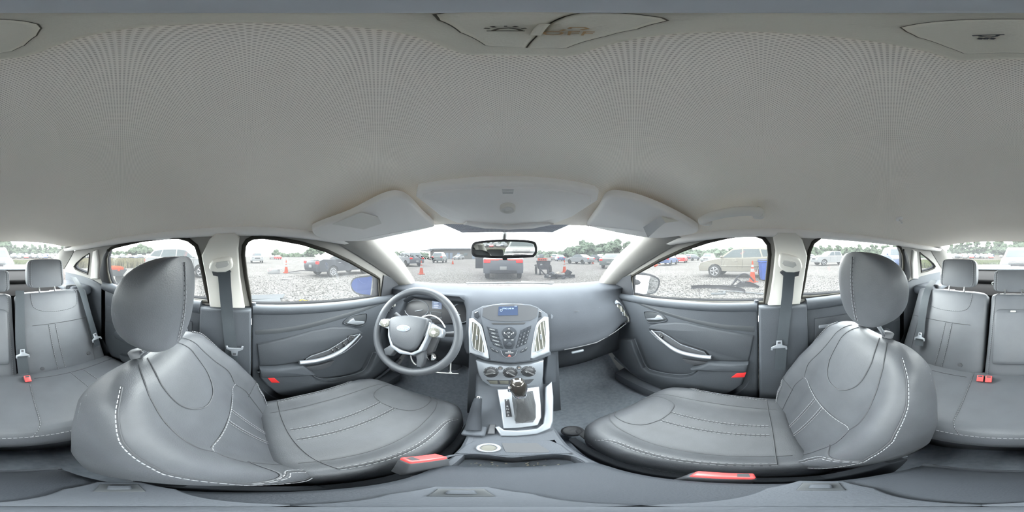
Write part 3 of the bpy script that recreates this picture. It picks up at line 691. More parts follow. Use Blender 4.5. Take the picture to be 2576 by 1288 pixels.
obj('small_gauge_frame', tube(local([p+BP[1]*.005 for p in pix([(1084, 786), (1086, 783), (1112, 786), (1112, 800), (1084, 800)], BP)], DO), .0014, 4, True), 'silver_matte', cl)
obj('binnacle_hood', thick(loft([local([(x, .765+.0*a, .985+.012*(1-(x/.7)**2)-.055*sst(.12, .21, abs(x+.37))-.0*a), (x, .80, .965-.055*sst(.12, .21, abs(x+.37)))], DO) for a in (0,) for x in [-.57, -.54, -.50, -.44, -.37, -.30, -.24, -.20, -.17]], False), (0, .0, .004)), 'dash', D)
# ================================================================ centre stack
S = empty('centre_stack', (.02, .70, .60), 0, 'centre stack with radio, display and two silver-framed air vents', 'centre stack'); SO = Vector(S.location)
SP = PL((0, .60, .767), (0, -.205, .12)); sn = SP[1]
CP = PL((0, .60, .765), (0, -.125, .03)); cn = CP[1]
def sl(name, pts, th, m, par=S, plane=SP, lift=0, bev=.002, sm=0, org=SO, back=.004):
    n = plane[1]; P = [p+n*lift-org for p in pix(pts, plane, sm)]; return obj(name, slab(P, n, th, bev, back), m, par, angle=40)
# flanks and core
body = [(1188, 783), (1181, 830), (1180, 885), (1215, 905), (1285, 914), (1345, 908), (1386, 893), (1385, 830), (1377, 790), (1350, 772), (1310, 764), (1262, 763), (1215, 770)]
sl('stack_body', body, .004, 'console', back=.09, bev=.004)
obj('stack_core', slab([p-SO for p in [Vector((-.165, .62, .30)), Vector((.20, .62, .30)), Vector((.20, .66, .80)), Vector((-.165, .66, .80))]], (0, -1, 0), .012, .005, .16), 'console', S)
obj('stack_flank', slab([p-SO for p in [onp(1385, 790, PL((0, .70, 0), (0, 1, 0))), onp(1402, 800, PL((0, .72, 0), (0, 1, 0))), onp(1397, 960, PL((0, .60, 0), (0, 1, 0))), onp(1366, 965, PL((0, .585, 0), (0, 1, 0)))]], (.2, -.95, .2), .01, .006, .05), 'console', S)
f = sl('radio_face', [(1211, 800), (1213, 776), (1240, 768), (1290, 765), (1335, 768), (1355, 776), (1353, 800), (1344, 850), (1333, 906), (1285, 911), (1234, 906), (1222, 850)], .010, 'console', lift=.002)
scr = sl('display_recess', [(1215, 797), (1216, 776), (1240, 770), (1290, 767), (1332, 770), (1352, 777), (1350, 797), (1335, 807), (1285, 810), (1235, 807)], .001, 'dark', f, lift=.0125, bev=0)
sl('display_screen', [(1255, 773), (1302, 772), (1302, 794), (1253, 795)], .0008, 'screen_blue', scr, lift=.0140, bev=0)
text('display_text', 'SYNC LINE IN', .008, mx_on(onp(1278, 778, SP)+sn*.0155-SO, (1, 0, 0), sn), 'screen_text', scr)
text('display_text', '8:20', .006, mx_on(onp(1297, 772, SP)+sn*.0155-SO, (1, 0, 0), sn), 'screen_text', scr)
obj('display_icon', tube([p+sn*.0155-SO for p in pix(circ(1261, 782, 2.6, 3, 12), SP)], .0005, 4, True), 'screen_text', scr)
sl('disc_slot', [(1236, 813), (1322, 812), (1318, 816), (1241, 817)], .0008, 'black', f, lift=.0125, bev=0)
for pts in ([(1193, 787), (1203, 783), (1206, 795), (1202, 802), (1194, 798)], [(1352, 781), (1361, 786), (1362, 797), (1354, 799), (1351, 790)]): 
    o = sl('trim_button', pts, .004, 'dash', lift=.004); 
sl('button_mark', [(1195, 787.5), (1203, 783.5), (1203, 785), (1195, 789)], .001, 'print_white', S, lift=.0085, bev=0); sl('button_mark', [(1353, 781.5), (1361, 785.5), (1361, 787), (1353, 783)], .001, 'print_white', S, lift=.0085, bev=0)
# silver vent surrounds
for pts, vp in (([(1181, 802), (1203, 811), (1213, 822), (1220, 848), (1232, 901), (1212, 896), (1185, 888), (1181, 882)], [(1187, 810), (1200, 816), (1206, 824), (1213, 850), (1220, 887), (1200, 882), (1190, 874), (1187, 850)]),
               ([(1378, 798), (1355, 808), (1346, 822), (1340, 850), (1333, 901), (1355, 896), (1379, 887), (1381, 878)], [(1371, 807), (1358, 813), (1352, 824), (1347, 850), (1343, 885), (1362, 880), (1371, 872), (1373, 850)])):
    fr = sl('vent_surround', pts, .014, 'silver', bev=.005, sm=2)
    pl2 = PL(SP[0]+sn*.0135, sn); P = pix(vp, pl2, 2)
    vent(fr, vp, pl2, 4, 'vent', 'silver', 2, True, SO, True, .0025)
# radio keys
keys = []
for k, w_ in enumerate(('RADIO', 'DISC', 'MEDIA', 'PHONE', 'MENU')):
    x0, x1, y = 1225+k*2.6, 1251+k*3.0, 822+k*9.3
    if k == 4: x0 += 3
    o = sl('radio_key', [(x0, y), (x1, y+7+k*.4), (x1+2.5, y+16+k*.4), (x0+3, y+8.6)], .0025, 'dash', f, lift=.0125, bev=.0012)
    text('key_print', w_, .0075, mx_on(onp((x0+x1)/2+1, y+8, SP)+sn*.0158-SO, onp(x1, y+7, SP)-onp(x0, y, SP), sn), 'print_white', o)
nums = (('1', '2', '3'), ('4', '5', '6'), ('7', '8', '9'), ('*', '0', '#'))
for r in range(5):
    for c in range(3):
        x0 = 1309-r*2.6+c*9; y0 = 832+r*9-c*4.3
        o = sl('number_key', [(x0, y0), (x0+8.2, y0-4.2), (x0+7.4, y0+4), (x0-.8, y0+8)], .0022, 'dash', f, lift=.0125, bev=.001)
        ch = nums[r-1][c] if r else ('', '', '')[c]
        if ch: text('key_print', ch, .006, mx_on(onp(x0+3.8, y0+2, SP)+sn*.0152-SO, (1, 0, .12), sn), 'print_white', o)
ring = sl('control_pad', circ(1281, 838, 18, 15, 24), .004, 'dash', f, lift=.0125, bev=.002)
obj('pad_ring', tube([p+sn*.0175-SO for p in pix(circ(1280, 838, 7.6, 6.4, 24), SP)], .0008, 5, True), 'chrome', ring)
text('key_print', 'OK', .008, mx_on(onp(1280, 838, SP)+sn*.0172-SO, (1, 0, 0), sn), 'print_white', ring)
for pts in ([(1280, 826), (1282.5, 829), (1277.5, 829)], [(1267, 838), (1270, 835.5), (1270, 840.5)], [(1293, 838), (1290, 835.5), (1290, 840.5)], [(1280, 850), (1282.5, 847), (1277.5, 847)]): sl('pad_arrow', pts, .0008, 'print_white', ring, lift=.0166, bev=0)
sl('lower_pad', [(1264, 852), (1297, 852), (1294, 868), (1289, 877), (1272, 877), (1267, 868)], .003, 'dash', f, lift=.0125)
for x in (1273, 1287): 
    for d in (0, 2.6):
        sg = 1 if x > 1280 else -1; sl('skip_mark', [(x+d*sg, 853.5), (x+d*sg+2.4*sg, 855.3), (x+d*sg, 857)], .0006, 'print_white', f, lift=.0158, bev=0)
kn = obj('volume_knob', lathe([(.0105, 0), (.0105, .009), (.0085, .0115), (.002, .0118)], 20, sn, onp(1281, 867, SP)+sn*.014-SO), 'dash', f)
for pts in ([(1233, 872), (1254, 882), (1256, 888), (1240, 883)], [(1327, 873), (1310, 881), (1308, 887), (1322, 882)]):
    o = sl('seek_key', pts, .003, 'dash', f, lift=.0125)
for P_ in ([(1237, 876), (1243, 879)], [(1248, 881), (1252, 885)], [(1311, 883), (1316, 880)], [(1321, 877), (1325, 874)]): obj('key_mark', tube([onp(*q, SP)+sn*.0158-SO for q in P_], .0006, 4), 'print_white', f)
hz = sl('hazard_key', [(1260, 881), (1301, 880), (1296, 893), (1288, 898), (1272, 898), (1265, 893)], .004, 'dash', f, lift=.0125)
obj('key_outline', tube([p+sn*.0165-SO for p in pix([(1260, 881), (1265, 893), (1272, 898), (1288, 898), (1296, 893), (1301, 880)], SP)], .0007, 4), 'silver', hz)
sl('hazard_mark', [(1281, 891), (1285.5, 896), (1277, 896)], .0008, 'print_red', hz, lift=.0166, bev=0); sl('key_bar', [(1271, 886.4), (1291, 886), (1291, 887.6), (1271, 888)], .0008, 'print_white', hz, lift=.0166, bev=0)
for x in (1279, 1283): obj('key_mark', tube([p+sn*.0168-SO for p in pix(circ(x, 883.3, 1.2, 1.2, 8), SP)], .0005, 4, True), 'print_white', hz)
# ---------------------------------------------------------------- climate panel
cp = sl('climate_panel', [(1198, 905), (1225, 912), (1285, 919), (1330, 914), (1366, 904), (1365, 940), (1360, 974), (1253, 982), (1240, 972), (1214, 955), (1205, 938)], .012, 'silver_matte', plane=CP, bev=.004, back=.03)
for px, py, a in ((1236, 933, -20), (1283, 934, -140), (1328, 931, -140)):
    o = sl('dial_plate', circ(px, py, 18.5, 13.5, 28), .003, 'dark', cp, CP, .0118, .0015)
    c0 = onp(px, py, CP)+cn*.0145-SO
    k = obj('dial_knob', lathe([(.0205, 0), (.019, .010), (.016, .013), (.004, .0135)], 24, cn, c0), 'black', o)
    u_, v_, _ = frame_of(cn); d = u_*cos(radians(a))+v_*-sin(radians(a)) if False else Vector((cos(radians(a)), 0, -sin(radians(a))))
    d = (d-cn*d.dot(cn)).normalized(); obj('dial_grip', tube([c0-d*.018+cn*.014, c0+d*.018+cn*.014], .006, 6), 'black', k); obj('dial_pointer', tube([c0+d*.010+cn*.0205, c0+d*.017+cn*.0205], .0011, 4), 'print_white', k)
    for j in range(7):
        an = radians(200-j*36.6); q = Vector((cos(an), 0, sin(an))); q = (q-cn*q.dot(cn)).normalized(); obj('dial_mark', sphere(c0+q*.0255+cn*.0008, .0014, 6, 4), 'print_white', o)
for px, py in ((1259, 923), (1305, 922)):
    o = sl('climate_button', circ(px, py, 6, 4.6, 16), .006, 'dark', cp, CP, .0118, .002)
    obj('button_mark', tube([onp(px-3, py+1, CP)+cn*.0185-SO, onp(px+3, py+1, CP)+cn*.0185-SO], .0008, 4), 'print_white', o); obj('button_mark', tube([onp(px-2, py-1.5, CP)+cn*.0185-SO, onp(px+2, py-1.5, CP)+cn*.0185-SO], .0006, 4), 'symbol_orange', o)
o = sl('switch_recess', [(1224, 952), (1342, 950), (1336, 957), (1330, 962), (1285, 964), (1240, 963), (1232, 959)], .001, 'dark', cp, CP, .0122, 0)
for x0, x1 in ((1230, 1252), (1256, 1279)): sl('switch', [(x0, 954), (x1, 954), (x1+1, 962), (x0+3, 961.5)], .004, 'vent', o, CP, .0125, .0015)
# ================================================================ centre console
K = empty('centre_console', (0, .2, .22), 0, 'grey plastic centre console between the front seats', 'console'); KO = Vector(K.location)
def csec(y, w, z, cx=-.003, zb=.25, r=.012): return local([(cx-w, y, zb), (cx-w, y, z-r), (cx-w+r*.3, y, z-r*.3), (cx-w+r, y, z), (cx+w-r, y, z), (cx+w-r*.3, y, z-r*.3), (cx+w, y, z-r), (cx+w, y, zb)], KO)
secs = [(.185, .094, .530), (.25, .091, .534), (.30, .091, .537), (.345, .094, .542), (.40, .100, .552), (.46, .106, .578), (.52, .112, .610), (.56, .118, .630), (.64, .13, .64)]
# floor of the console is left open over the cup holders: side strips and front deck are built apart
obj('console_deck', loft([csec(*q) for q in secs[2:]], True), 'console', K, angle=50)
for s in (-1, 1):
    obj('console_side', loft([local([( -.003+s*w, y, .25), (-.003+s*w, y, z-.006), (-.003+s*(w-.006), y, z), (-.003+s*(w-.016), y, z-.001), (-.003+s*(w-.016), y, .25)], KO) for y, w, z in [(-.17, .092, .53), (.05, .094, .532), (.185, .096, .532), (.27, .092, .536), (.35, .096, .543)]], True), 'console', K, angle=50)
obj('cup_holder_floor', box(*[Vector(p)-KO for p in ((-.09, .16, .44), (.085, .36, .452))]), 'carpet', K, smooth=False)
# double cup well rim
PZ = PL((0, 0, .533), (0, 0, 1))
rim = [(1104, 1172), (1115, 1153), (1150, 1144), (1200, 1141), (1250, 1146), (1288, 1150), (1330, 1146), (1390, 1141), (1440, 1146), (1474, 1160), (1483, 1172)]
wall = [onp(x, y, PZ)-KO for x, y in rim]; low = [p+Vector((0, 0, -.085)) for p in wall]
obj('cup_well', thick(loft([crom(wall, 3), crom(low, 3)], False), (0, .004, 0)), 'dark', K)
obj('cup_well_rim', tube(crom(wall, 3), .004, 6), 'console', K)
tray = obj('console_tray', slab([onp(x, y, PZ)-KO for x, y in [(1145, 1142), (1172, 1120), (1195, 1109), (1290, 1107), (1385, 1109), (1412, 1120), (1440, 1142), (1390, 1143), (1340, 1146), (1288, 1149), (1245, 1146), (1200, 1143)]], (0, 0, 1), .006, .003, .05), 'console', K, angle=40)
sy = PL((0, 0, .5395), (0, 0, 1))
obj('power_socket', lathe([(.0215, 0), (.0215, .004), (.018, .006), (.0145, .004), (.0135, -.004)], 28, (0, 0, 1), onp(1229, 1127, sy)-KO), 'silver', tray)
obj('socket_cap', lathe([(.0135, 0), (.0135, .0015), (.004, .002)], 20, (0, 0, 1), onp(1229, 1127, sy)-KO), 'vent', tray)
obj('tray_recess', slab([onp(x, y, sy)-KO for x, y in [(1262, 1114), (1350, 1114), (1382, 1134), (1380, 1138), (1272, 1137)]], (0, 0, 1), .0008, 0), 'dark', tray, smooth=False)
for q in range(26): pass
crumbs = [sphere(Vector((random.uniform(-.07, .07), random.uniform(.19, .26), .4535))-KO, random.uniform(.001, .0028), 5, 3) for q in range(40)]
tag(obj('crumbs', join(*crumbs), 'beige', K), kind='stuff')
# armrest lid under the camera
arm = loft([local([(-.003-w, y, z0), (-.003-w, y, z1-.012), (-.003-w+.012, y, z1), (-.003+w-.012, y, z1), (-.003+w, y, z1-.012), (-.003+w, y, z0)], KO) for y, w, z0, z1 in [(.188, .086, .52, .532), (.176, .092, .50, .552), (.15, .094, .50, .564), (.05, .095, .50, .570), (-.10, .094, .50, .568), (-.152, .090, .50, .56), (-.166, .084, .50, .535)]])
al = obj('armrest_lid', arm, 'console_lid', K, angle=50)
obj('console_rear', slab([Vector(p)-KO for p in ((-.095, -.17, .25), (.09, -.17, .25), (.09, -.165, .53), (-.095, -.165, .53))], (0, -1, 0), .012, .004), 'console', K)
# silver shifter surround
XP = PL((0, .57, .64), (0, -.095, .21)); xn = XP[1]
fr2 = [(1246, 1075), (1256, 1073), (1268, 1082), (1300, 1084), (1350, 1079), (1366, 1066), (1370, 1040), (1372, 975), (1387, 962), (1391, 1000), (1390, 1060), (1384, 1078), (1350, 1092), (1300, 1097), (1260, 1097)]
sf = sl('shifter_surround', fr2, .012, 'silver_matte', K, XP, .004, .004, 0, KO, .02)
pl_ = sl('shifter_plate', [(1251, 981), (1356, 974), (1360, 1020), (1361, 1050), (1352, 1070), (1310, 1076), (1266, 1078), (1260, 1030)], .008, 'silver', K, XP, .002, .003, 0, KO, .02)
sl('boot_opening', [(1287, 990), (1340, 985), (1347, 1020), (1347, 1052), (1340, 1063), (1297, 1066), (1293, 1040)], .001, 'dark', pl_, XP, .0098, 0, 0, KO)
gp = sl('gate_indicator', [(1269, 1006), (1280, 1006), (1287, 1049), (1273, 1050)], .003, 'gloss_black', pl_, XP, .0098, .001, 0, KO)
for ch, y in (('P', 1009), ('R', 1024), ('N', 1031), ('D', 1038.5), ('S', 1046)): text('gate_letter', ch, .0105, mx_on(onp(1275+(y-1009)*.10, y, XP)+xn*.0136-KO, (1, 0, 0), xn), 'print_white', gp)
# ---------------------------------------------------------------- gear lever
gk = onp(1304, 975, PL((0, .465, 0), (0, 1, 0))); G = empty('gear_lever', onp(1318, 1040, XP), 0, 'automatic gear lever with glossy knob and black leather boot', 'gear lever'); GO = Vector(G.location)
axd = (gk-GO).normalized()
rings = []
base = [onp(x, y, PL(XP[0]+xn*.010, xn))-GO for x, y in [(1290, 995), (1315, 988), (1338, 990), (1345, 1025), (1344, 1055), (1320, 1062), (1298, 1062), (1294, 1030)]]
base = crom(base, 4, True); tp = gk-GO-axd*.035
cb = sum(base, Vector())/len(base)
for i in range(9):
    q = i/8; rings.append([cb.lerp(tp, q)+(p-cb)*(1-.62*q**.75)*(1+.05*sin(j*1.3+i*1.9)) for j, p in enumerate(base)])
obj('boot', loft(rings), mat('boot_leather', (.045, .047, .05), .5, bump=.3, bscale=300), G)
obj('collar', lathe([(.017, -.006), (.0195, .0), (.0185, .010), (.015, .014)], 24, axd, gk-GO-axd*.040), 'chrome', G)
kx = mx_on((0, 0, 0), (1, 0, 0), axd).to_3x3()
kb = []
for i in range(15):
    q = i/14; z = -.034+.072*q; r = lerp([(0, .016), (.15, .0195), (.35, .0235), (.6, .0255), (.8, .0245), (.92, .019), (1, .006)], q); kb.append([gk-GO+kx @ Vector((r*.95*copysign(abs(cos(a))**.8, cos(a)), r*1.15*copysign(abs(sin(a))**.8, sin(a))+.006*q, z)) for a in [2*pi*j/28 for j in range(28)]])
mat('knob', (.06, .055, .05), .16, metal=.6)
kb_o = obj('knob', loft(kb), 'knob', G)
for sd in (-1, 1): obj('chrome_band', tube([gk-GO+kx @ Vector((sd*lerp([(0, .0165), (.35, .0235), (.6, .0252), (.92, .0195)], q), -.006, -.032+.07*q)) for q in (.05, .2, .35, .5, .65, .8, .9)], .0022, 6), 'chrome', kb_o)
obj('top_cap', slab([gk-GO+kx @ Vector(p) for p in ((-.010, -.012, .0335), (.010, -.012, .0335), (.013, .012, .0345), (-.013, .012, .0345))], axd, .003, .0015), 'silver', kb_o, angle=40)
obj('release_button', rbox(gk-GO+kx @ Vector((-.026, -.004, .0)), (.010, .018, .026), .004), 'chrome', kb_o)
# ---------------------------------------------------------------- handbrake
HB = empty('handbrake', at_z(1190, 1080, .545), 0, 'grey handbrake lever with a silver push button beside the gear selector', 'handbrake'); HO = Vector(HB.location)
hp = [onp(1190, 1083, PL((0, 0, .55), (0, 0, 1))), onp(1194, 1050, PL((0, .40, 0), (0, 1, 0))), onp(1199, 1020, PL((0, .435, 0), (0, 1, 0))), onp(1203, 1002, PL((0, .46, 0), (0, 1, 0)))]
obj('lever', tube(local(crom(hp, 5), HO), .017, 14, flat=1.25, taper=lambda f: 1.2-.55*f), 'dash', HB); obj('push_button', lathe([(.008, 0), (.0085, .006), (.006, .010), (.002, .011)], 14, (hp[3]-hp[2]), hp[3]-HO), 'chrome', HB)
obj('base_gaiter', rbox(hp[0]-HO+Vector((.004, -.002, -.002)), (.050, .05, .02), .008, 3), 'console', HB); obj('slot_cover', rbox(hp[0]-HO+Vector((.04, .012, .0)), (.016, .05, .008), .003), 'dark', HB)
# ---------------------------------------------------------------- camera stand: three low feet on the armrest lid
CS = empty('camera_stand', (-.02, 0, .570), 0, 'low grey three-footed camera stand on the armrest lid', 'camera stand'); CO = Vector(CS.location)
PA = PL((0, 0, .572), (0, 0, 1))
for px, py in ((1160, 1240), (300, 1228), (2065, 1225)):
    c = onp(px, py, PA)-CO; a = atan2(c.y, c.x); R_ = Matrix.Rotation(a, 3, 'Z'); r0 = c.length
    P = [R_ @ Vector(p)+Vector((0, 0, 0)) for p in ((.012, -.024, 0), (r0-.01, -.030, 0), (r0+.022, -.016, 0), (r0+.024, .016, 0), (r0-.01, .030, 0), (.012, .024, 0))]
    ft = obj('foot', slab(P, (0, 0, 1), .004, .002), 'console', CS, angle=40)
    obj('foot_clip', xf(rbox((r0+.002, 0, .0065), (.016, .014, .006), .002), R_.to_4x4()), 'console', ft); obj('clip_recess', xf(rbox((r0, 0, .0045), (.030, .026, .002), .001), R_.to_4x4()), 'stripe', ft)
obj('hub', lathe([(.020, 0), (.020, .006), (.013, .009), (.004, .010)], 24), 'console', CS)
# ================================================================ steering wheel
wc = Vector((-.37, .556, .875)); ta = radians(27); wn = Vector((.0, -cos(ta), sin(ta)))
T_ = empty('steering_wheel', wc, 0, 'grey leather steering wheel with silver spokes and blue oval badge', 'steering wheel')
WP = PL(wc, wn); wu = Vector((1, 0, 0)); wv = wn.cross(wu)
def wp(x, y, z=0): return wu*x+wv*y+wn*z
rimpts = [wp(.186*cos(a), .186*sin(a), .0) for a in [2*pi*k/72 for k in range(72)]]
mat('rim_leather', (.062, .067, .076), .45, spec=.3, bump=.2, bscale=500)
rim_o = obj('rim', tube(rimpts, .0165, 14, True, 1.12, up=wn), 'rim_leather', T_)
for a in (32, 148, -36, -144, -75, -105):
    c = wp(.186*cos(radians(a)), .186*sin(radians(a))); d = wp(-sin(radians(a)), cos(radians(a))); obj('rim_seam', lathe([(.0172, -.0012), (.0178, 0), (.0172, .0012)], 16, d, c), 'seam', rim_o)
def wsl(name, pts, th, m, par, lift=0, bev=.004, sm=0, back=.02):
    P = [onp(x, y, WP)-wc+wn*lift for x, y in pts]; P = crom(P, sm, True) if sm else P; return obj(name, slab(P, wn, th, bev, back), m, par, angle=45)
hub = wsl('airbag_cover', [(992, 802), (1012, 797), (1040, 796), (1070, 800), (1082, 806), (1078, 830), (1067, 855), (1055, 875), (1040, 882), (1015, 876), (998, 865), (990, 845), (988, 820)], .022, 'rim_leather', T_, .012, .009, 2, .03)
wsl('airbag_trim', [(990, 803), (986, 820), (988, 845), (996, 868), (1015, 880), (1041, 887), (1058, 880), (1071, 857), (1082, 832), (1090, 812), (1085, 845), (1068, 882), (1045, 893), (1012, 889), (990, 872), (983, 845), (984, 815)], .014, 'silver_matte', T_, .008, .002)
for pts in ([(958, 818), (964, 805), (978, 803), (995, 803), (989, 818), (986, 830), (970, 824)], [(1083, 811), (1098, 820), (1116, 829), (1119, 838), (1113, 850), (1090, 848), (1070, 847), (1076, 830)]): wsl('spoke', pts, .016, 'silver', T_, .004, .005, 0, .02)
for pts in ([(988, 866), (1000, 878), (985, 895), (972, 893), (968, 878)], [(1047, 890), (1070, 882), (1068, 905), (1062, 925), (1050, 922), (1050, 905)]): wsl('lower_spoke', pts, .010, 'rim_leather', T_, .0, .005, 0, .02)
wsl('back_cover', [(975, 830), (1100, 845), (1085, 885), (1050, 900), (1000, 888), (980, 865)], .004, 'dark', T_, -.02, .002)
for px, py, r in ((976, 814, 12), (1097, 837, 14)):
    o = wsl('thumb_pad', circ(px, py, r, r*.86, 20), .006, 'vent', T_, .0195, .002)
    for dx, dy in ((0, -.6), (.6, 0), (0, .6), (-.6, 0)): wsl('pad_mark', circ(px+dx*r, py+dy*r, 1.2, .9, 6), .001, 'print_white', o, .0256, 0)
    wsl('pad_centre', circ(px, py, r*.4, r*.35, 12), .002, 'grey_plastic', o, .0256, .001)
bd = wsl('badge', circ(1026, 828, 16.5, 8, 32), .003, 'silver', hub, .0335, .001, 0, .002)
bx = (onp(1042, 831, WP)-onp(1010, 825, WP))
wsl('badge_field', circ(1026, 828, 14.8, 6.7, 32), .001, 'logo_blue', bd, .0362, 0, 0, .0)
text('badge_script', 'Ford', .0205, mx_on(onp(1026, 828, WP)-wc+wn*.0376, bx, wn), 'print_white', bd, .0003, .35)
text('airbag_print', 'AIRBAG', .008, mx_on(onp(1013, 867, WP)-wc+wn*.0345, bx, wn), 'seam', hub, .0002)
# column shroud and stalks
obj('column_shroud', tube([wn*-.03, wn*-.10, wn*-.20], .055, 18, flat=.9), 'dark', T_)
for s, a, b2 in ((-1, (-.06, .02, -.07), (-.155, .055, -.06)), (1, (.06, .0, -.07), (.165, .02, -.06))): obj('stalk', tube([wp(*a), wp(*b2)], .011, 8, taper=lambda f: .8+.5*f), 'dark', T_)
obj('ignition_lock', lathe([(.019, 0), (.019, .018), (.015, .02), (.008, .02)], 18, wn, wp(.085, -.10, -.06)), 'chrome', T_)
# white cable ties round the column
Z_ = empty('cable_tie', onp(1100, 800, WP), 0, 'long white cable tie looped behind the steering wheel', 'cable tie'); ZO = Vector(Z_.location)
obj('loop', tube(crom([onp(x, y, PL(wc-wn*z, wn))-ZO for x, y, z in [(1063, 797, .0), (1080, 793, .005), (1096, 797, .01), (1110, 808, .012), (1120, 824, .012)]], 6), .0028, 6), 'white_plastic', Z_)
obj('loop', tube(crom([onp(x, y, PL(wc-wn*.07, wn))-ZO for x, y in [(1033, 892), (1035, 903), (1040, 912), (1047, 918)]], 5), .0028, 6), 'white_plastic', Z_)
Z2 = empty('cable_tie', onp(1133, 938, PL((0, .60, 0), (0, 1, 0))), 0, 'two crossed white cable tie ends hanging below the steering wheel rim', 'cable tie'); ZO = Vector(Z2.location); q0 = PL((0, .60, 0), (0, 1, 0))
obj('tail', tube([onp(1134, 896, q0)-ZO, onp(1133, 938, q0)-ZO], .0028, 6), 'white_plastic', Z2); obj('tail', tube([onp(1084, 935, q0)-ZO, onp(1153, 940, q0)-ZO], .0025, 6), 'white_plastic', Z2); obj('lock_head', rbox((0, 0, 0), (.012, .008, .010), .002), 'white_plastic', Z2)
# pedals
pq = PL((0, .80, 0), (0, 1, -.3))
PD = empty('brake_pedal', onp(1145, 921, pq), 0, 'dark ribbed brake pedal in the driver footwell', 'pedal'); PO = Vector(PD.location)
obj('pad', slab([onp(x, y, pq)-PO for x, y in [(1126, 910), (1160, 908), (1163, 922), (1150, 930), (1128, 930)]], (0, -.95, .3), .014, .005), 'console', PD, angle=40); obj('arm', tube([(0, .02, 0), (0, .12, .18), (0, .16, .32)], .010, 6), 'dark', PD)
# ================================================================ doors
def dpl(s, x=.69): return PL((s*x, 0, 0), (-s, 0, 0))
def door(k, s, y0, y1):
    d = empty('door_%d' % k, (s*.70, (y0+y1)/2, .60)); tag(d, kind='structure'); O = Vector(d.location)
    def ds(name, pts, th, m, lift=0, bev=.004, par=d, sm=0, x=.69, back=.006):
        pl = dpl(s, x); n = pl[1]; return obj(name, slab([p+n*lift-O for p in pix(pts, pl, sm)], n, th, bev, back), m, par, angle=40)
    return d, O, ds
def shell(d, O, s, poly, th=.03, m='door', x=.715):
    return obj('door_card', slab([Vector((s*x, y, z))-O for y, z in poly], (-s, 0, 0), th, .012), m, d, angle=40)
for s, k in ((-1, 1), (1, 2)):
    d, O, ds = door(k, s, -.02, .95)
    shell(d, O, s, [(.012, .28), (.012, .975), (.25, .962), (.5, .947), (.75, .934), (.98, .925), (.99, .60), (.93, .42), (.72, .30), (.4, .26), (.12, .26)])
    pl = dpl(s)
    # upper roll below the glass
    obj('belt_roll', tube([Vector((s*.70, y, z))-O for y, z in ((.015, .968), (.2, .957), (.45, .942), (.7, .926), (.93, .915))], .024, 10), 'door', d)
    if s < 0:
        stripe = [(641, 830), (700, 826), (760, 817), (830, 799), (900, 779), (955, 761), (985, 749), (987, 752), (957, 766), (900, 788), (830, 811), (760, 829), (700, 838), (643, 842)]
        insert = [(646, 862), (700, 852), (780, 830), (830, 821), (868, 821), (898, 827), (909, 836), (903, 842), (880, 845), (850, 860), (820, 876), (775, 891), (760, 904), (752, 906), (700, 914), (652, 916)]
        sw = [(761, 907), (766, 897), (778, 890), (820, 876), (850, 858), (875, 842), (895, 838), (904, 842), (890, 858), (862, 880), (830, 895), (790, 905)]
        strip = [(753, 912), (775, 910), (800, 906), (830, 897), (858, 883), (880, 866), (895, 852), (906, 840)]
        bez = [(864, 814), (868, 806), (882, 796), (900, 791), (919, 788), (923, 792), (922, 805), (916, 817), (905, 821), (885, 819)]
        lev = [(870, 812), (878, 803), (886, 799), (890, 806), (914, 808), (911, 813), (895, 816)]
        pock = [(648, 936), (700, 934), (770, 930), (775, 931), (790, 947), (806, 953), (830, 953), (870, 947), (905, 937), (918, 928), (928, 908), (938, 885), (958, 880), (965, 920), (900, 960), (850, 985), (700, 985), (668, 960)]
        arm_ = [(652, 917), (700, 915), (755, 908), (775, 925), (785, 931), (760, 934), (700, 936), (652, 937)]
        grip = [(760, 918), (800, 913), (835, 903), (825, 917), (805, 925), (775, 926)]
        refl = [(671, 940), (687, 940), (699, 951), (680, 951)]
        buts = [((877, 847), 10), ((859, 860), 7), ((841, 869), 7), ((831, 876), 5)]
        spk = None
    else:
        stripe = [(1580, 750), (1600, 757), (1640, 773), (1700, 792), (1760, 806), (1830, 817), (1899, 820), (1898, 835), (1830, 829), (1760, 816), (1700, 800), (1640, 780), (1600, 762), (1578, 752)]
        insert = [(1634, 826), (1638, 818), (1660, 812), (1700, 809), (1730, 810), (1800, 825), (1850, 834), (1897, 842), (1890, 880), (1884, 904), (1792, 901), (1786, 888), (1776, 878), (1740, 868), (1715, 860), (1690, 843), (1668, 831), (1650, 828)]
        sw = [(1641, 830), (1668, 831), (1690, 844), (1718, 862), (1745, 871), (1775, 880), (1786, 892), (1750, 892), (1720, 885), (1690, 870), (1662, 850)]
        strip = [(1639, 831), (1655, 847), (1675, 864), (1695, 878), (1715, 887), (1740, 893), (1765, 897), (1790, 899)]
        bez = [(1620, 788), (1623, 783), (1640, 783), (1660, 788), (1671, 796), (1678, 805), (1670, 809), (1650, 812), (1634, 812), (1626, 806)]
        lev = [(1628, 801), (1650, 799), (1657, 791), (1666, 794), (1672, 802), (1655, 804), (1632, 803)]
        pock = [(1880, 921), (1830, 921), (1766, 919), (1755, 930), (1740, 939), (1720, 943), (1680, 940), (1640, 931), (1626, 922), (1610, 888), (1597, 852), (1570, 850), (1565, 900), (1600, 935), (1680, 975), (1830, 985), (1868, 960)]
        arm_ = [(1884, 905), (1840, 905), (1790, 902), (1770, 912), (1745, 919), (1765, 922), (1830, 924), (1880, 924)]
        grip = [(1785, 906), (1745, 902), (1722, 898), (1730, 908), (1750, 913), (1770, 912)]
        refl = [(1843, 939), (1857, 928), (1879, 927), (1875, 938)]
        buts = [((1670, 840), 7)]
    ds('stripe', stripe, .002, 'stripe', .0, .001, x=.686)
    ds('armrest_pad', insert, .018, 'door_insert', 0, .008)
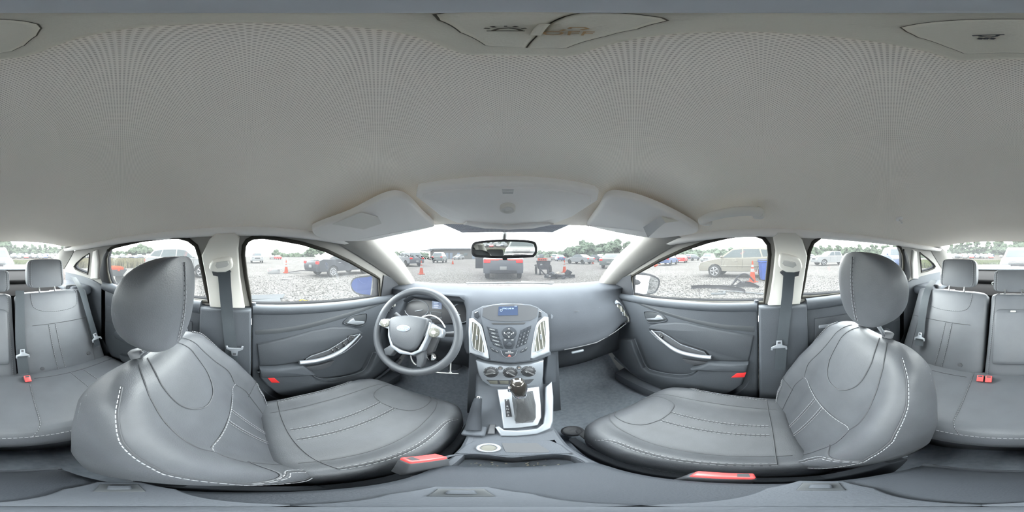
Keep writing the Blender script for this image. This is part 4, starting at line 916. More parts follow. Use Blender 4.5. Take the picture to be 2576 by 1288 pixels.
    ds('armrest', arm_, .05, 'door', 0, .012)
    swo = ds('switch_panel', sw, .022, 'dark', .0, .003)
    obj('switch_panel_edge', tube([p-O+pl[1]*.0225 for p in pix(sw, pl)], .0018, 5, True), 'silver_matte', swo)
    P = [onp(x, y, dpl(s, .655))-O for x, y in strip]
    obj('pull_strip', tube(crom(P, 4), .0125, 10, flat=.8, taper=lambda f: (.35+.65*sst(0, .5, 1-f)) if s < 0 else (.35+.65*sst(0, .5, f))), 'silver', d)
    ds('grip_recess', grip, .004, 'dark', .018, .001)
    bz = ds('release_bezel', bez, .004, 'stripe', .0, .001, x=.688)
    obj('bezel_rim', tube([p-O for p in pix(bez, dpl(s, .683), 2)], .0035, 6, True), 'door', bz)
    ds('release_lever', lev, .010, 'silver', .004, .003, bz, x=.688)
    ds('map_pocket', pock, .035, 'door', 0, .010)
    obj('pocket_lip', tube([p-O for p in crom(pix(pock[:12] if s < 0 else pock[:11], dpl(s, .657)), 3)], .004, 6), 'door', d)
    ds('reflector', refl, .003, 'red', .035, .001)
    for i, ((px, py), r) in enumerate(buts):
        if r == 10:
            o = ds('mirror_dial', circ(px, py, 9, 8, 20), .010, 'black', .021, .003, swo); obj('dial_ring', tube([p-O+pl[1]*.029 for p in pix(circ(px, py, 9, 8, 20), pl)], .0012, 5, True), 'silver_matte', o)
            for a in range(5): ds('dial_mark', circ(px+4.5*cos(a*1.26), py+4*sin(a*1.26), .8, .7, 6), .001, 'print_white', .031, 0, o)
        else:
            o = ds('window_switch', [(px-r*.9, py-r*.2), (px-r*.1, py-r*.75), (px+r*.9, py+r*.2), (px+r*.1, py+r*.8)], .009, 'black', .021, .003, swo)
            for a in (-1, 1): ds('switch_mark', circ(px+a*2.2, py+a*1.8, .9, .8, 6), .001, 'print_white', .030, 0, o)
    # door seal edge running down at the B pillar, sill curve
    obj('door_seal', tube([Vector(p)-O for p in crom([(s*.70, .02, 1.0), (s*.695, .025, .80), (s*.695, .05, .52), (s*.69, .14, .36), (s*.685, .3, .30), (s*.68, .6, .315), (s*.66, .85, .42)], 5)], .010, 8), 'console', d)
    obj('sill_cover', slab([Vector(p)-O for p in ((s*.62, -.15, .29), (s*.62, .80, .30), (s*.70, .80, .31), (s*.70, -.15, .30))], (0, 0, 1), .012, .005, .06), 'console', d)
    obj('sail_trim', slab([p-O for p in [syz(s, y, z)+SPL[s][1]*.004 for y, z in ((.735, .925), (1.0, .91), (1.0, .985), (.90, 1.03), (.70, 1.09))]], SPL[s][1], .006, .003), 'dark', d)
for s, k in ((-1, 3), (1, 4)):
    d, O, ds = door(k, s, -.95, -.2)
    shell(d, O, s, [(-.19, .28), (-.19, .985), (-.5, .99), (-.80, 1.02), (-.86, 1.0), (-.86, .62), (-.70, .42), (-.5, .30)])
    obj('belt_roll', tube([Vector((s*.69, y, z))-O for y, z in ((-.20, .975), (-.45, .980), (-.65, .990), (-.82, 1.005))], .030, 12), 'door', d)
    obj('armrest', rbox(Vector((s*.665, -.48, .72))-O, (.06, .40, .06), .02, 3), 'door', d)
    bz = obj('release_bezel', rbox(Vector((s*.684, -.30, .86))-O, (.012, .11, .055), .012), 'stripe', d); obj('release_lever', rbox(Vector((s*.676, -.30, .855))-O, (.010, .085, .018), .004), 'silver', bz)
    obj('armrest_pad', slab([Vector((s*.688, y, z))-O for y, z in ((-.24, .76), (-.24, .90), (-.55, .90), (-.78, .88), (-.80, .76))], (-s, 0, 0), .012, .006), 'door_insert', d)
    obj('map_pocket', slab([Vector((s*.69, y, z))-O for y, z in ((-.24, .34), (-.24, .60), (-.5, .60), (-.66, .56), (-.6, .40))], (-s, 0, 0), .03, .01), 'door', d)
# ================================================================ seat belts
def belt(label, pts, w, wdir, tongue, tdir, cover=None, extra=None):
    b_ = empty('seat_belt', pts[-1], 0, label, 'seat belt'); O = Vector(b_.location)
    obj('webbing', ribbon(local(crom(pts, 5), O), w, .002, wdir), 'belt', b_)
    c = Vector(tongue)-O; mx = mx_on((0, 0, 0), wdir, tdir[0]).to_3x3()
    plate = [(-.032, .0, 0), (-.034, .016, 0), (-.027, .018, 0), (-.024, .007, 0), (.024, .007, 0), (.027, .018, 0), (.034, .016, 0), (.032, .0, 0), (.013, -.010, 0), (.011, -.034, 0), (-.011, -.034, 0), (-.013, -.010, 0)]
    obj('tongue', slab([c+mx @ Vector(p) for p in plate], mx @ Vector((0, 0, 1)), .005, .0015), 'silver', b_, angle=40)
    obj('tongue_slot', slab([c+mx @ Vector(p) for p in ((-.006, -.029, .0052), (.006, -.029, .0052), (.006, -.019, .0052), (-.006, -.019, .0052))], mx @ Vector((0, 0, 1)), .0006, 0), 'dark', b_)
    return b_, O
for s, lab, dr, bp_, tg in ((-1, 'dark seat belt hanging on the left pillar beside the driver seat', [(535, 672), (533, 655), (545, 645), (580, 640), (586, 648), (587, 662), (570, 674)], [(563, 676), (566, 720), (571, 780), (576, 830), (581, 880), (585, 930)], (590, 878)),
                        (1, 'dark seat belt hanging on the right pillar beside the front passenger seat', [(2009, 672), (2011, 652), (2000, 640), (1965, 632), (1958, 640), (1957, 660), (1975, 675)], [(1986, 680), (1983, 720), (1977, 780), (1971, 830), (1966, 880), (1962, 930)], (1960, 872))):
    pl = dpl(s, .652); up_ = SPL[s]
    pts = [onp(*bp_[0], PL(up_[0]+up_[1]*.035, up_[1])), onp(*bp_[1], PL(up_[0]+up_[1]*.038, up_[1]))]+[onp(x, y, dpl(s, .645)) for x, y in bp_[2:]]
    b_, O = belt(lab, pts, .047, (0, 1, 0), onp(*tg, dpl(s, .638)), [Vector((-s, 0, 0))])
    n = up_[1]; obj('anchor_cover', slab([p+n*.022-O for p in pix(dr, up_, 2)], n, .022, .008, 0), 'pillar_light', b_, angle=40)
    q0 = pix(dr, up_); obj('anchor_slot', slab([onp(x, y, up_)+n*.0225-O for x, y in ([(537, 673), (578, 671), (583, 676), (566, 690), (540, 684)] if s < 0 else [(2008, 673), (1967, 673), (1960, 678), (1975, 692), (2005, 686)])], n, .010, .002), 'dark', b_)
    obj('anchor_button', slab([onp(x, y, up_)+n*.044-O for x, y in ([(547, 656), (550, 648), (577, 645), (580, 653), (573, 659), (552, 663)] if s < 0 else [(1998, 656), (1995, 649), (1967, 644), (1964, 651), (1970, 657), (1990, 662)])], n, .004, .002), 'grey_plastic', b_, angle=40)
rbn = Vector((0, cos(rr_), sin(rr_)))
def rpl(off): return PL(Vector((0, -.72, .51))+rbn*off, rbn)
for lab, pts, tg, wd in (('centre rear seat belt lying down the left seat back', [(50, 731), (50, 790), (51, 850), (54, 890), (60, 940)], (57, 893), (1, 0, 0)),):
    belt(lab, [onp(x, y, rpl(.03)) for x, y in pts], .05, wd, onp(*tg, rpl(.036)), [rbn])
for s, lab, pts, tg in ((-1, 'rear seat belt crossing the window-side edge of the left rear seat', [(184, 697), (203, 727), (220, 780), (238, 840), (246, 870)], (242, 851)), (1, 'rear seat belt beside the right rear seat', [(2350, 705), (2336, 725), (2326, 760), (2318, 810), (2312, 870)], (2314, 850))):
    P = [onp(*pts[0], PL((0, -1.03, 0), (0, 1, 0))), onp(*pts[1], rpl(.005))]+[onp(x, y, rpl(.04)) for x, y in pts[2:]]
    belt(lab, P, .047, (1, .3, 0), onp(*tg, rpl(.05)), [rbn])
def buckle(lab, p, size, tilt=(0, 0, 0), stalk=True):
    b_ = empty('belt_buckle', p, 0, lab, 'belt buckle'); b_.rotation_euler = tilt; sx, sy_, sz = size
    obj('housing', rbox((0, 0, -sz*.45), (sx, sy_, sz), .005), 'dark', b_); rb_ = obj('release_button', rbox((0, 0, sz*.08), (sx*.92, sy_*.92, .014), .003), 'buckle_red', b_)
    obj('tongue_slot', rbox((0, -sy_*.28, sz*.08+.0075), (sx*.6, sy_*.18, .001), 0), 'dark', rb_); obj('stalk', tube([(0, 0, -sz*.9), (0, .0, -sz*1.6)], .010, 6), 'dark', b_)
    return b_
buckle('red-topped belt buckle between the driver seat and the console', at_z(1066, 1157, .575), (.030, .062, .07), (radians(-20), radians(-25), radians(-25)))
buckle('red-topped belt buckle between the passenger seat and the console', at_z(1815, 1199, .548), (.026, .062, .07), (radians(10), radians(25), radians(8)))
for lab, px, py in (('red rear belt buckle in the gap left of the middle seat', 69, 953), ('red rear belt buckle nearest the right rear seat', 2466, 952), ('red rear belt buckle on the middle seat side of the right-hand pair', 2487, 954)):
    buckle(lab, onp(px, py, PL((0, -.665, 0), (0, 1, 0))), (.030, .040, .05), (radians(-40), 0, radians(4)))
# ================================================================ roof fittings
def roofpt(px, py, lift=0):
    d = ray(px, py); lo, hi = .05, 2.0
    for _ in range(50):
        mid = (lo+hi)/2; p = CAM+d*mid
        y = max(-1.29, min(.65, p.y)); z = roof_z(p.x, y) if abs(p.x) < edx(y) else edge(y)
        if p.z > z: hi = mid
        else: lo = mid
    return CAM+d*lo-Vector((0, 0, lift))
# dome lamp straight above the camera: one housing, a front lens in two halves and a rear lens
ZL = 1.408; DP = PL((0, 0, ZL), (0, 0, -1))
L = empty('dome_lamp', (-.02, .0, ZL), 0, 'beige ceiling lamp housing with switch lenses right above the camera', 'ceiling lamp'); LO = Vector(L.location)
outl = [(1160, 132), (1190, 136), (1290, 138), (1420, 140), (1460, 134), (1560, 104), (1690, 84), (1800, 79), (1990, 83), (2150, 97), (2270, 115), (2390, 146), (2420, 150), (2576, 147), (60, 141), (110, 126), (220, 90), (330, 70), (480, 60), (640, 56), (800, 62), (950, 72), (1060, 95), (1120, 118)]
outl = [at_z(x, y, ZL)-LO for x, y in outl]
obj('housing', slab(outl, (0, 0, -1), .008, .004, .012), 'beige', L, angle=40)
def lens(name, pts, m='beige', h=.0105, bev=.002):
    P = [at_z(x, y, ZL-.006)-LO for x, y in pts]
    o = obj(name, slab(P, (0, 0, -1), h-.0045, bev), m, L, angle=40); obj('lens_gap', tube([p+Vector((0, 0, -.0028)) for p in P], .0006, 5, True), 'symbol', o); return o
fl = lens('front_lens', [(1098, 36), (1108, 50), (1160, 80), (1222, 112), (1240, 114), (1322, 118), (1345, 92), (1375, 62), (1420, 40), (1470, 30), (1380, 27), (1260, 26), (1150, 29)])
fr_ = lens('front_lens', [(1476, 30), (1425, 41), (1380, 63), (1350, 92), (1327, 118), (1415, 120), (1425, 118), (1520, 90), (1600, 72), (1660, 55), (1676, 51), (1660, 44), (1560, 33)])
rl = lens('rear_lens', [(2268, 68), (2282, 78), (2310, 92), (2380, 115), (2425, 132), (2445, 133), (2576, 131), (30, 126), (60, 112), (90, 88), (101, 70), (92, 60), (60, 53), (0, 48), (2500, 48), (2400, 51), (2320, 58)])
# printed symbols lie flat on the lens faces
def mark(pts, par, m='symbol', w=.0005, closed=False): obj('lamp_symbol', tube([at_z(x, y, ZL-.0135)-LO for x, y in pts], w, 4, closed), m, par)
mark([(1224, 78), (1320, 78)], fl); mark([(1240, 77), (1255, 72), (1280, 70.5), (1300, 73), (1312, 77)], fl)
for P_ in ([(1218, 71), (1232, 72)], [(1237, 66), (1245, 69)], [(1268, 66), (1276, 66)], [(1292, 68), (1300, 66)], [(1312, 72), (1324, 71)]): mark(P_, fl)
text('lamp_symbol', 'OFF', .0075, mx_on(at_z(1427, 84, ZL-.0132)-LO, (cos(radians(-19)), sin(radians(-19)), 0), (0, 0, -1)), 'symbol_orange', fr_)
mark([(1432, 72), (1436, 69), (1470, 69.5), (1479, 72), (1462, 75)], fr_, 'symbol_orange'); mark([(1410, 77), (1422, 74.5)], fr_, 'symbol_orange')
mark([(2446, 90), (2527, 87)], rl, 'dark'); mark([(2462, 90), (2472, 92), (2490, 93), (2506, 91), (2513, 88)], rl, 'dark')
for x in (2463, 2478, 2494): mark([(x, 99), (x+6, 95)], rl, 'dark', .0008)
obj('reading_button', slab([at_z(x, y, ZL-.0125)-LO for x, y in [(1332, 88), (1355, 60), (1385, 60), (1362, 89)]], (0, 0, -1), .003, .001), 'beige', L, angle=40)
cpn = obj('centre_plate', lathe([(.016, 0), (.016, .003), (.013, .005), (.004, .0055)], 28, (0, 0, -1), Vector((0, 0, -.008))), mat('lamp_plate', (.50, .52, .54), .5), L)
# overhead console by the windscreen
OP = PL((0, .50, 1.332), (0, -.28, -.96))
oc = empty('overhead_console', onp(1280, 520, OP), 0, 'pale grey overhead console with a round sensor above the mirror', 'overhead console'); OO = Vector(oc.location); on_ = OP[1]
def osl(name, pts, th, m, par=oc, lift=0, bev=.004, sm=0, back=.03): return obj(name, slab([p+on_*lift-OO for p in pix(pts, OP, sm)], on_, th, bev, back), m, par, angle=45)
osl('console_shell', [(1047, 490), (1050, 474), (1062, 464), (1150, 456), (1280, 452), (1400, 457), (1495, 470), (1506, 480), (1502, 500), (1440, 540), (1400, 556), (1340, 566), (1280, 568), (1220, 566), (1150, 556), (1110, 540)], .010, 'pillar', bev=.008)
osl('console_cover', [(1062, 492), (1066, 480), (1160, 466), (1280, 461), (1390, 466), (1486, 484), (1485, 500), (1430, 532), (1360, 550), (1280, 554), (1200, 550), (1130, 534)], .004, 'pillar', lift=.010)
sn_ = obj('round_sensor', lathe([(.021, 0), (.021, .010), (.017, .013), (.012, .013), (.010, .010), (.004, .0105)], 28, on_, onp(1277, 510, OP)+on_*.014-OO), 'pillar_light', oc)
for k in range(4): osl('speaker_slit', [(1263+k*.5, 466+k*3), (1292-k*.5, 466+k*3), (1292-k*.5, 467+k*3), (1263+k*.5, 467+k*3)], .0006, 'grey_plastic', lift=.0142, bev=0)
osl('front_lip', [(1165, 556), (1175, 550), (1280, 558), (1380, 552), (1392, 556), (1340, 566), (1280, 569), (1220, 566)], .016, 'pillar', lift=0)
# sun visors
def visor(lab, pts, clip, s):
    P = [roofpt(x, y, .018) for x, y in pts]; c = sum(P, Vector())/len(P); v = empty('sun_visor', c, 0, lab, 'sun visor')
    n = Vector((0, 0, 0))
    for a, b2 in zip(P, P[1:]+P[:1]): n += (a-c).cross(b2-c)
    n.normalize(); n = -n if n.z > 0 else n
    P = [p-n*(p-c).dot(n)*.6 for p in P]
    obj('panel', slab(local(crom(P, 4, True), c), n, .020, .009, .004), 'pillar', v, angle=60)
    return v, c, n
v1, c1, n1 = visor('left sun visor folded against the roof above the steering wheel', [(785, 562), (800, 548), (880, 510), (960, 472), (1000, 466), (1030, 480), (1062, 515), (1088, 545), (1085, 556), (1000, 566), (920, 582), (840, 586), (800, 578)], None, -1)
v2, c2, n2 = visor('right sun visor folded against the roof with a peeling label', [(1757, 560), (1745, 545), (1690, 508), (1620, 478), (1560, 466), (1525, 474), (1505, 505), (1480, 545), (1484, 552), (1560, 562), (1640, 576), (1700, 576), (1745, 570)], None, 1)
P = [onp(x, y, PL(c1+n1*.020, n1))-c1 for x, y in [(836, 564), (908, 534), (950, 545), (960, 562), (915, 577)]]; obj('warning_label', slab(P, n1, .0006, 0), 'pillar_light', v1)
A = [onp(x, y, PL(c2+n2*.021, n2))-c2 for x, y in [(1663, 545), (1708, 556), (1674, 560)]]; obj('warning_label', slab(A, n2, .0006, 0), 'beige', v2)
lo_ = onp(1630, 598, PL(c2+n2*.05, n2))-c2; l2 = onp(1618, 572, PL(c2+n2*.045, n2))-c2
obj('peeling_label', thick(loft([[onp(1663, 545, PL(c2+n2*.022, n2))-c2, onp(1674, 560, PL(c2+n2*.022, n2))-c2], [onp(1640, 558, PL(c2+n2*.034, n2))-c2, onp(1655, 575, PL(c2+n2*.034, n2))-c2], [l2, lo_]], False), (0, 0, .0006)), 'white_plastic', v2)
# grab handles
def grab(lab, pts, feet):
    P = [roofpt(x, y, .035) for x, y in pts]; h = empty('grab_handle', P[len(P)//2], 0, lab, 'grab handle'); O = Vector(h.location)
    Q = [roofpt(*feet[0], .004)]+P+[roofpt(*feet[1], .004)]
    obj('grip', tube(local(crom(Q, 5), O), .012, 10, flat=1.2), 'pillar_light', h)
    for f_ in feet: obj('mount', rbox(roofpt(*f_, .014)-O, (.026, .036, .034), .010, 3), 'pillar_light', h)
grab('pale grab handle on the roof rail above the right front window', [(1765, 530), (1790, 517), (1840, 505), (1890, 502), (1908, 505)], ((1778, 546), (1908, 527)))
def hook(lab, px, py):
    p = roofpt(px, py); h = empty('coat_hook', p, 0, lab, 'hook'); obj('base', lathe([(.016, 0), (.015, .005), (.006, .007)], 16, (-.5, 0, -.85)), 'pillar', h); obj('peg', tube([(0, 0, -.005), (-.012, 0, -.014), (-.014, 0, -.024)], .004, 6), 'pillar', h)
hook('small round coat hook on the roof edge above the right rear window', 2262, 549)
# ================================================================ mirrors
R = empty('rear_view_mirror', onp(1268, 630, PL((0, .60, 0), (0, 1, 0))), 0, 'rear view mirror hanging from the windscreen', 'mirror'); RO = Vector(R.location)
mn = Vector((-.06, -1, -.035)).normalized(); RP = PL(RO, mn)
mo = [(1185, 630), (1187, 616), (1196, 608), (1230, 604), (1268, 602), (1310, 603), (1340, 606), (1350, 614), (1352, 632), (1345, 645), (1330, 648), (1270, 650), (1210, 648), (1190, 644)]
obj('housing', slab([p-RO for p in pix(mo, RP, 2)], mn, .006, .004, .035), 'black', R, angle=45)
obj('mirror_glass', slab([p+mn*.0065-RO for p in pix([(1191, 630), (1193, 620), (1200, 613), (1231, 610), (1268, 608), (1310, 609), (1336, 612), (1343, 618), (1345, 632), (1339, 640), (1326, 642), (1270, 644), (1212, 642), (1196, 639)], RP, 2)], mn, .0006, 0), 'mirror_dim', R)
obj('stem', tube(local([RO+Vector((0, .03, .01)), RO+Vector((0, .07, .045)), ws_pt(1270, 588)], RO), .012, 8), 'black', R); obj('toggle', rbox(onp(1270, 651, RP)-RO, (.018, .012, .010), .004), 'black', R)
for s, nm, out_, gl_ in ((-1, 'left door mirror outside the driver window', [(883, 716), (887, 704), (897, 697), (925, 693), (950, 696), (957, 702), (956, 742), (940, 745), (905, 742), (889, 732)], [(886, 717), (890, 706), (899, 700), (925, 697), (939, 699), (937, 740), (930, 741), (906, 738), (892, 730)]),
                      (1, 'right door mirror outside the passenger window', [(1587, 692), (1600, 688), (1630, 690), (1650, 696), (1659, 704), (1658, 718), (1650, 734), (1635, 740), (1600, 743), (1588, 741)], [(1591, 694), (1602, 691), (1630, 693), (1648, 699), (1655, 706), (1654, 718), (1647, 731), (1634, 737), (1602, 740), (1592, 738)])):
    c = at_d((out_[0][0]+out_[4][0])/2, 718, 1.22); m_ = empty('door_mirror', c, 0, nm, 'mirror'); n = (Vector((-.35, 0, 1.24))-c if s < 0 else Vector((.1, -.2, 1.2))-c); n = Vector((n.x*.75, n.y, n.z*.4)).normalized()
    # tilt the glass so that it looks back along the car
    n = Vector((-.08, -.99, .0)).normalized() if s < 0 else Vector((-.46, -.885, -.11)).normalized(); pl = PL(c, n)
    P = [p-c for p in pix(out_, pl, 3)]; cc = sum(P, Vector())/len(P)
    obj('housing', loft([[p+n*.006 for p in P], [p-n*.03 for p in P], [cc+(p-cc)*.92-n*.07 for p in P], [cc+(p-cc)*.6-n*.11 for p in P]]), 'silver_matte' if False else 'shell_black', m_, angle=50)
    obj('mirror_glass', slab([p-c+n*.0065 for p in pix(gl_, pl, 3)], n, .0008, 0), 'mirror', m_)
    obj('cap', loft([[cc+(p-cc)*1.02-n*.032 for p in P], [cc+(p-cc)*.95-n*.075 for p in P], [cc+(p-cc)*.62-n*.115 for p in P]]), 'shell_black', m_)
    obj('foot', tube([Vector((s*.72, c.y+.02, 1.0))-c, Vector((s*.77, c.y+.02, 1.02))-c, cc-n*.05], .022, 8), 'shell_black', m_)
# lot number chalked on the outside of the windscreen (reads reversed from inside)
wq = [ws_pt(x, y, -.008) for x, y in ((1112, 645), (990, 648))]; wnm = (wq[0]-wq[1]).cross(Vector((0, .55, -.33))).normalized(); wnm = wnm if wnm.y > 0 else -wnm
tx = text('writing', '5507 9406', .052, mx_on((wq[0]+wq[1])/2, wq[1]-wq[0], Vector((0, .48, .88))), 'shell_black', None, .0003, .35)
tx.parent = ws
# odds and ends in the cabin
HK = empty('wire_hook', onp(2512, 716, PL((0, -1.06, 0), (0, 1, 0))), 0, 'bent white wire hook on the parcel shelf by the middle headrest', 'hook'); obj('wire', tube(local(crom([onp(x, y, PL((0, -1.06, 0), (0, 1, 0))) for x, y in [(2497, 717), (2495, 712), (2500, 710), (2506, 713), (2513, 718), (2520, 716)]], 5), HK.location), .003, 6), 'white_plastic', HK)
MT = empty('floor_mat_fixing', at_z(1440, 1085, .30), 0, 'round black fixing and wedge on the carpet beside the passenger seat', 'floor fixing'); obj('disc', lathe([(.035, 0), (.035, .008), (.028, .012), (.02, .007), (.006, .010)], 24), 'dark', MT); obj('strip', rbox((.02, -.08, .004), (.03, .16, .012), .004), 'dark', MT)
# ================================================================ outside: vehicles
for nm, c, rg, me in (('paint_white', (.042, .0425, .0435), .3, 0), ('paint_black', (.006, .0065, .008), .25, 0), ('paint_silver', (.030, .031, .033), .35, .3), ('paint_champagne', (.036, .033, .0275), .35, .2), ('paint_dark_grey', (.014, .015, .018), .3, 0), ('paint_blue', (.010, .016, .035), .3, 0), ('paint_red', (.10, .008, .008), .3, 0), ('paint_green_grey', (.020, .023, .023), .35, .2),
                  ('tyre', (.008, .008, .008), .9, 0), ('wheel_metal', (.06, .06, .063), .5, 0), ('tail_red', (.16, .006, .006), .3, 0), ('lamp_clear', (.04, .041, .043), .15, 0), ('window_dark', (.015, .018, .02), .08, 0), ('window_pale', (.016, .019, .020), .08, 0), ('plate', (.04, .04, .04), .5, 0), ('cone_orange', (.062, .0095, .004), .6, 0), ('cone_white', (.05, .05, .05), .5, 0), ('bin_blue', (.008, .016, .055), .5, 0), ('bin_lid', (.02, .022, .03), .6, 0),
                  ('plastic_black', (.006, .006, .007), .5, 0), ('plastic_grey', (.022, .0235, .025), .6, 0), ('yellow', (.05, .037, .002), .6, 0), ('paper', (.045, .045, .046), .7, 0), ('wall_block', (.022, .021, .020), .9, 0), ('roof_metal', (.028, .030, .033), .5, 0), ('door_grey', (.03, .036, .045), .6, 0), ('barrow', (.014, .015, .016), .6, 0), ('lamp_red_lit', (.2, .02, .015), .3, 0), ('wood_grey', (.05, .045, .04), .9, 0)):
    mat(nm, c, rg if nm[:5] in ('paint', 'windo', 'wheel') else 1, me, spec={'paint': .10, 'windo': .03}.get(nm[:5], 0))
M['lamp_red_lit'].node_tree.nodes['Principled BSDF'].inputs['Emission Color'].default_value = (1, .12, .08, 1); M['lamp_red_lit'].node_tree.nodes['Principled BSDF'].inputs['Emission Strength'].default_value = .012
mat('foliage', (.018, .023, .016), 1, spec=0, var=.55, vscale=2.5); mat('foliage_hazed', (.024, .030, .023), 1, spec=0, var=.5, vscale=2.0); mat('dry_grass', (.032, .029, .018), 1, spec=0, var=.4, vscale=6); mat('grass', (.024, .028, .013), 1, spec=0, var=.4, vscale=5); mat('bark', (.02, .016, .013), .9); mat('dirt', (.021, .0185, .0165), 1, spec=0, var=.3, vscale=3)  # both foliage colours lightened to paint in distance haze
PROF = {
 'sedan': dict(W=1.78, body=[(2.28, .32), (2.32, .52), (2.22, .70), (1.55, .90), (1.0, .97), (-.2, .985), (-1.35, 1.02), (-2.05, 1.04), (-2.26, .95), (-2.30, .62), (-2.24, .34)], gh=[(1.12, .955), (.30, 1.39), (-.15, 1.45), (-.75, 1.44), (-1.60, 1.02)], wb=(1.35, -1.33), r=.32, sw=[[(.88, 1.0), (.28, 1.34), (-.16, 1.39), (-.16, 1.0)], [(-.22, 1.0), (-.22, 1.39), (-.75, 1.38), (-1.20, 1.12), (-1.05, 1.02)]]),
 'suv': dict(W=1.86, body=[(2.28, .36), (2.34, .60), (2.24, .84), (1.50, 1.02), (1.05, 1.08), (-.5, 1.10), (-2.1, 1.14), (-2.30, 1.05), (-2.34, .62), (-2.26, .38)], gh=[(1.18, 1.05), (.42, 1.58), (-.2, 1.68), (-1.2, 1.66), (-1.75, 1.58), (-2.20, 1.12)], wb=(1.38, -1.35), r=.36, sw=[[(.92, 1.11), (.40, 1.51), (-.12, 1.58), (-.12, 1.12)], [(-.20, 1.12), (-.20, 1.58), (-1.05, 1.58), (-1.18, 1.16)], [(-1.26, 1.17), (-1.14, 1.57), (-1.66, 1.51), (-1.95, 1.22)]]),
 'pickup': dict(W=1.98, body=[(2.72, .42), (2.78, .66), (2.72, 1.06), (2.55, 1.14), (1.35, 1.20), (.2, 1.22), (-.95, 1.24), (-.98, 1.20), (-2.78, 1.22), (-2.84, .68), (-2.76, .48)], gh=[(1.36, 1.18), (.78, 1.72), (.2, 1.86), (-.8, 1.84), (-1.0, 1.22)], wb=(1.82, -1.75), r=.40, sw=[[(1.08, 1.25), (.70, 1.66), (.28, 1.76), (.22, 1.26)], [(.12, 1.26), (.16, 1.76), (-.72, 1.75), (-.82, 1.28)]]),
 'coupe': dict(W=1.92, body=[(2.48, .30), (2.52, .50), (2.40, .72), (1.65, .92), (1.0, .98), (-.3, 1.02), (-1.5, 1.08), (-2.30, 1.14), (-2.48, 1.06), (-2.52, .62), (-2.44, .36)], gh=[(1.05, .965), (.2, 1.38), (-.3, 1.45), (-.9, 1.42), (-1.95, 1.10)], wb=(1.55, -1.5), r=.35, sw=[[(.80, 1.02), (.18, 1.33), (-.28, 1.38), (-.25, 1.04)], [(-.33, 1.04), (-.36, 1.38), (-.9, 1.36), (-1.35, 1.14)]]),
}
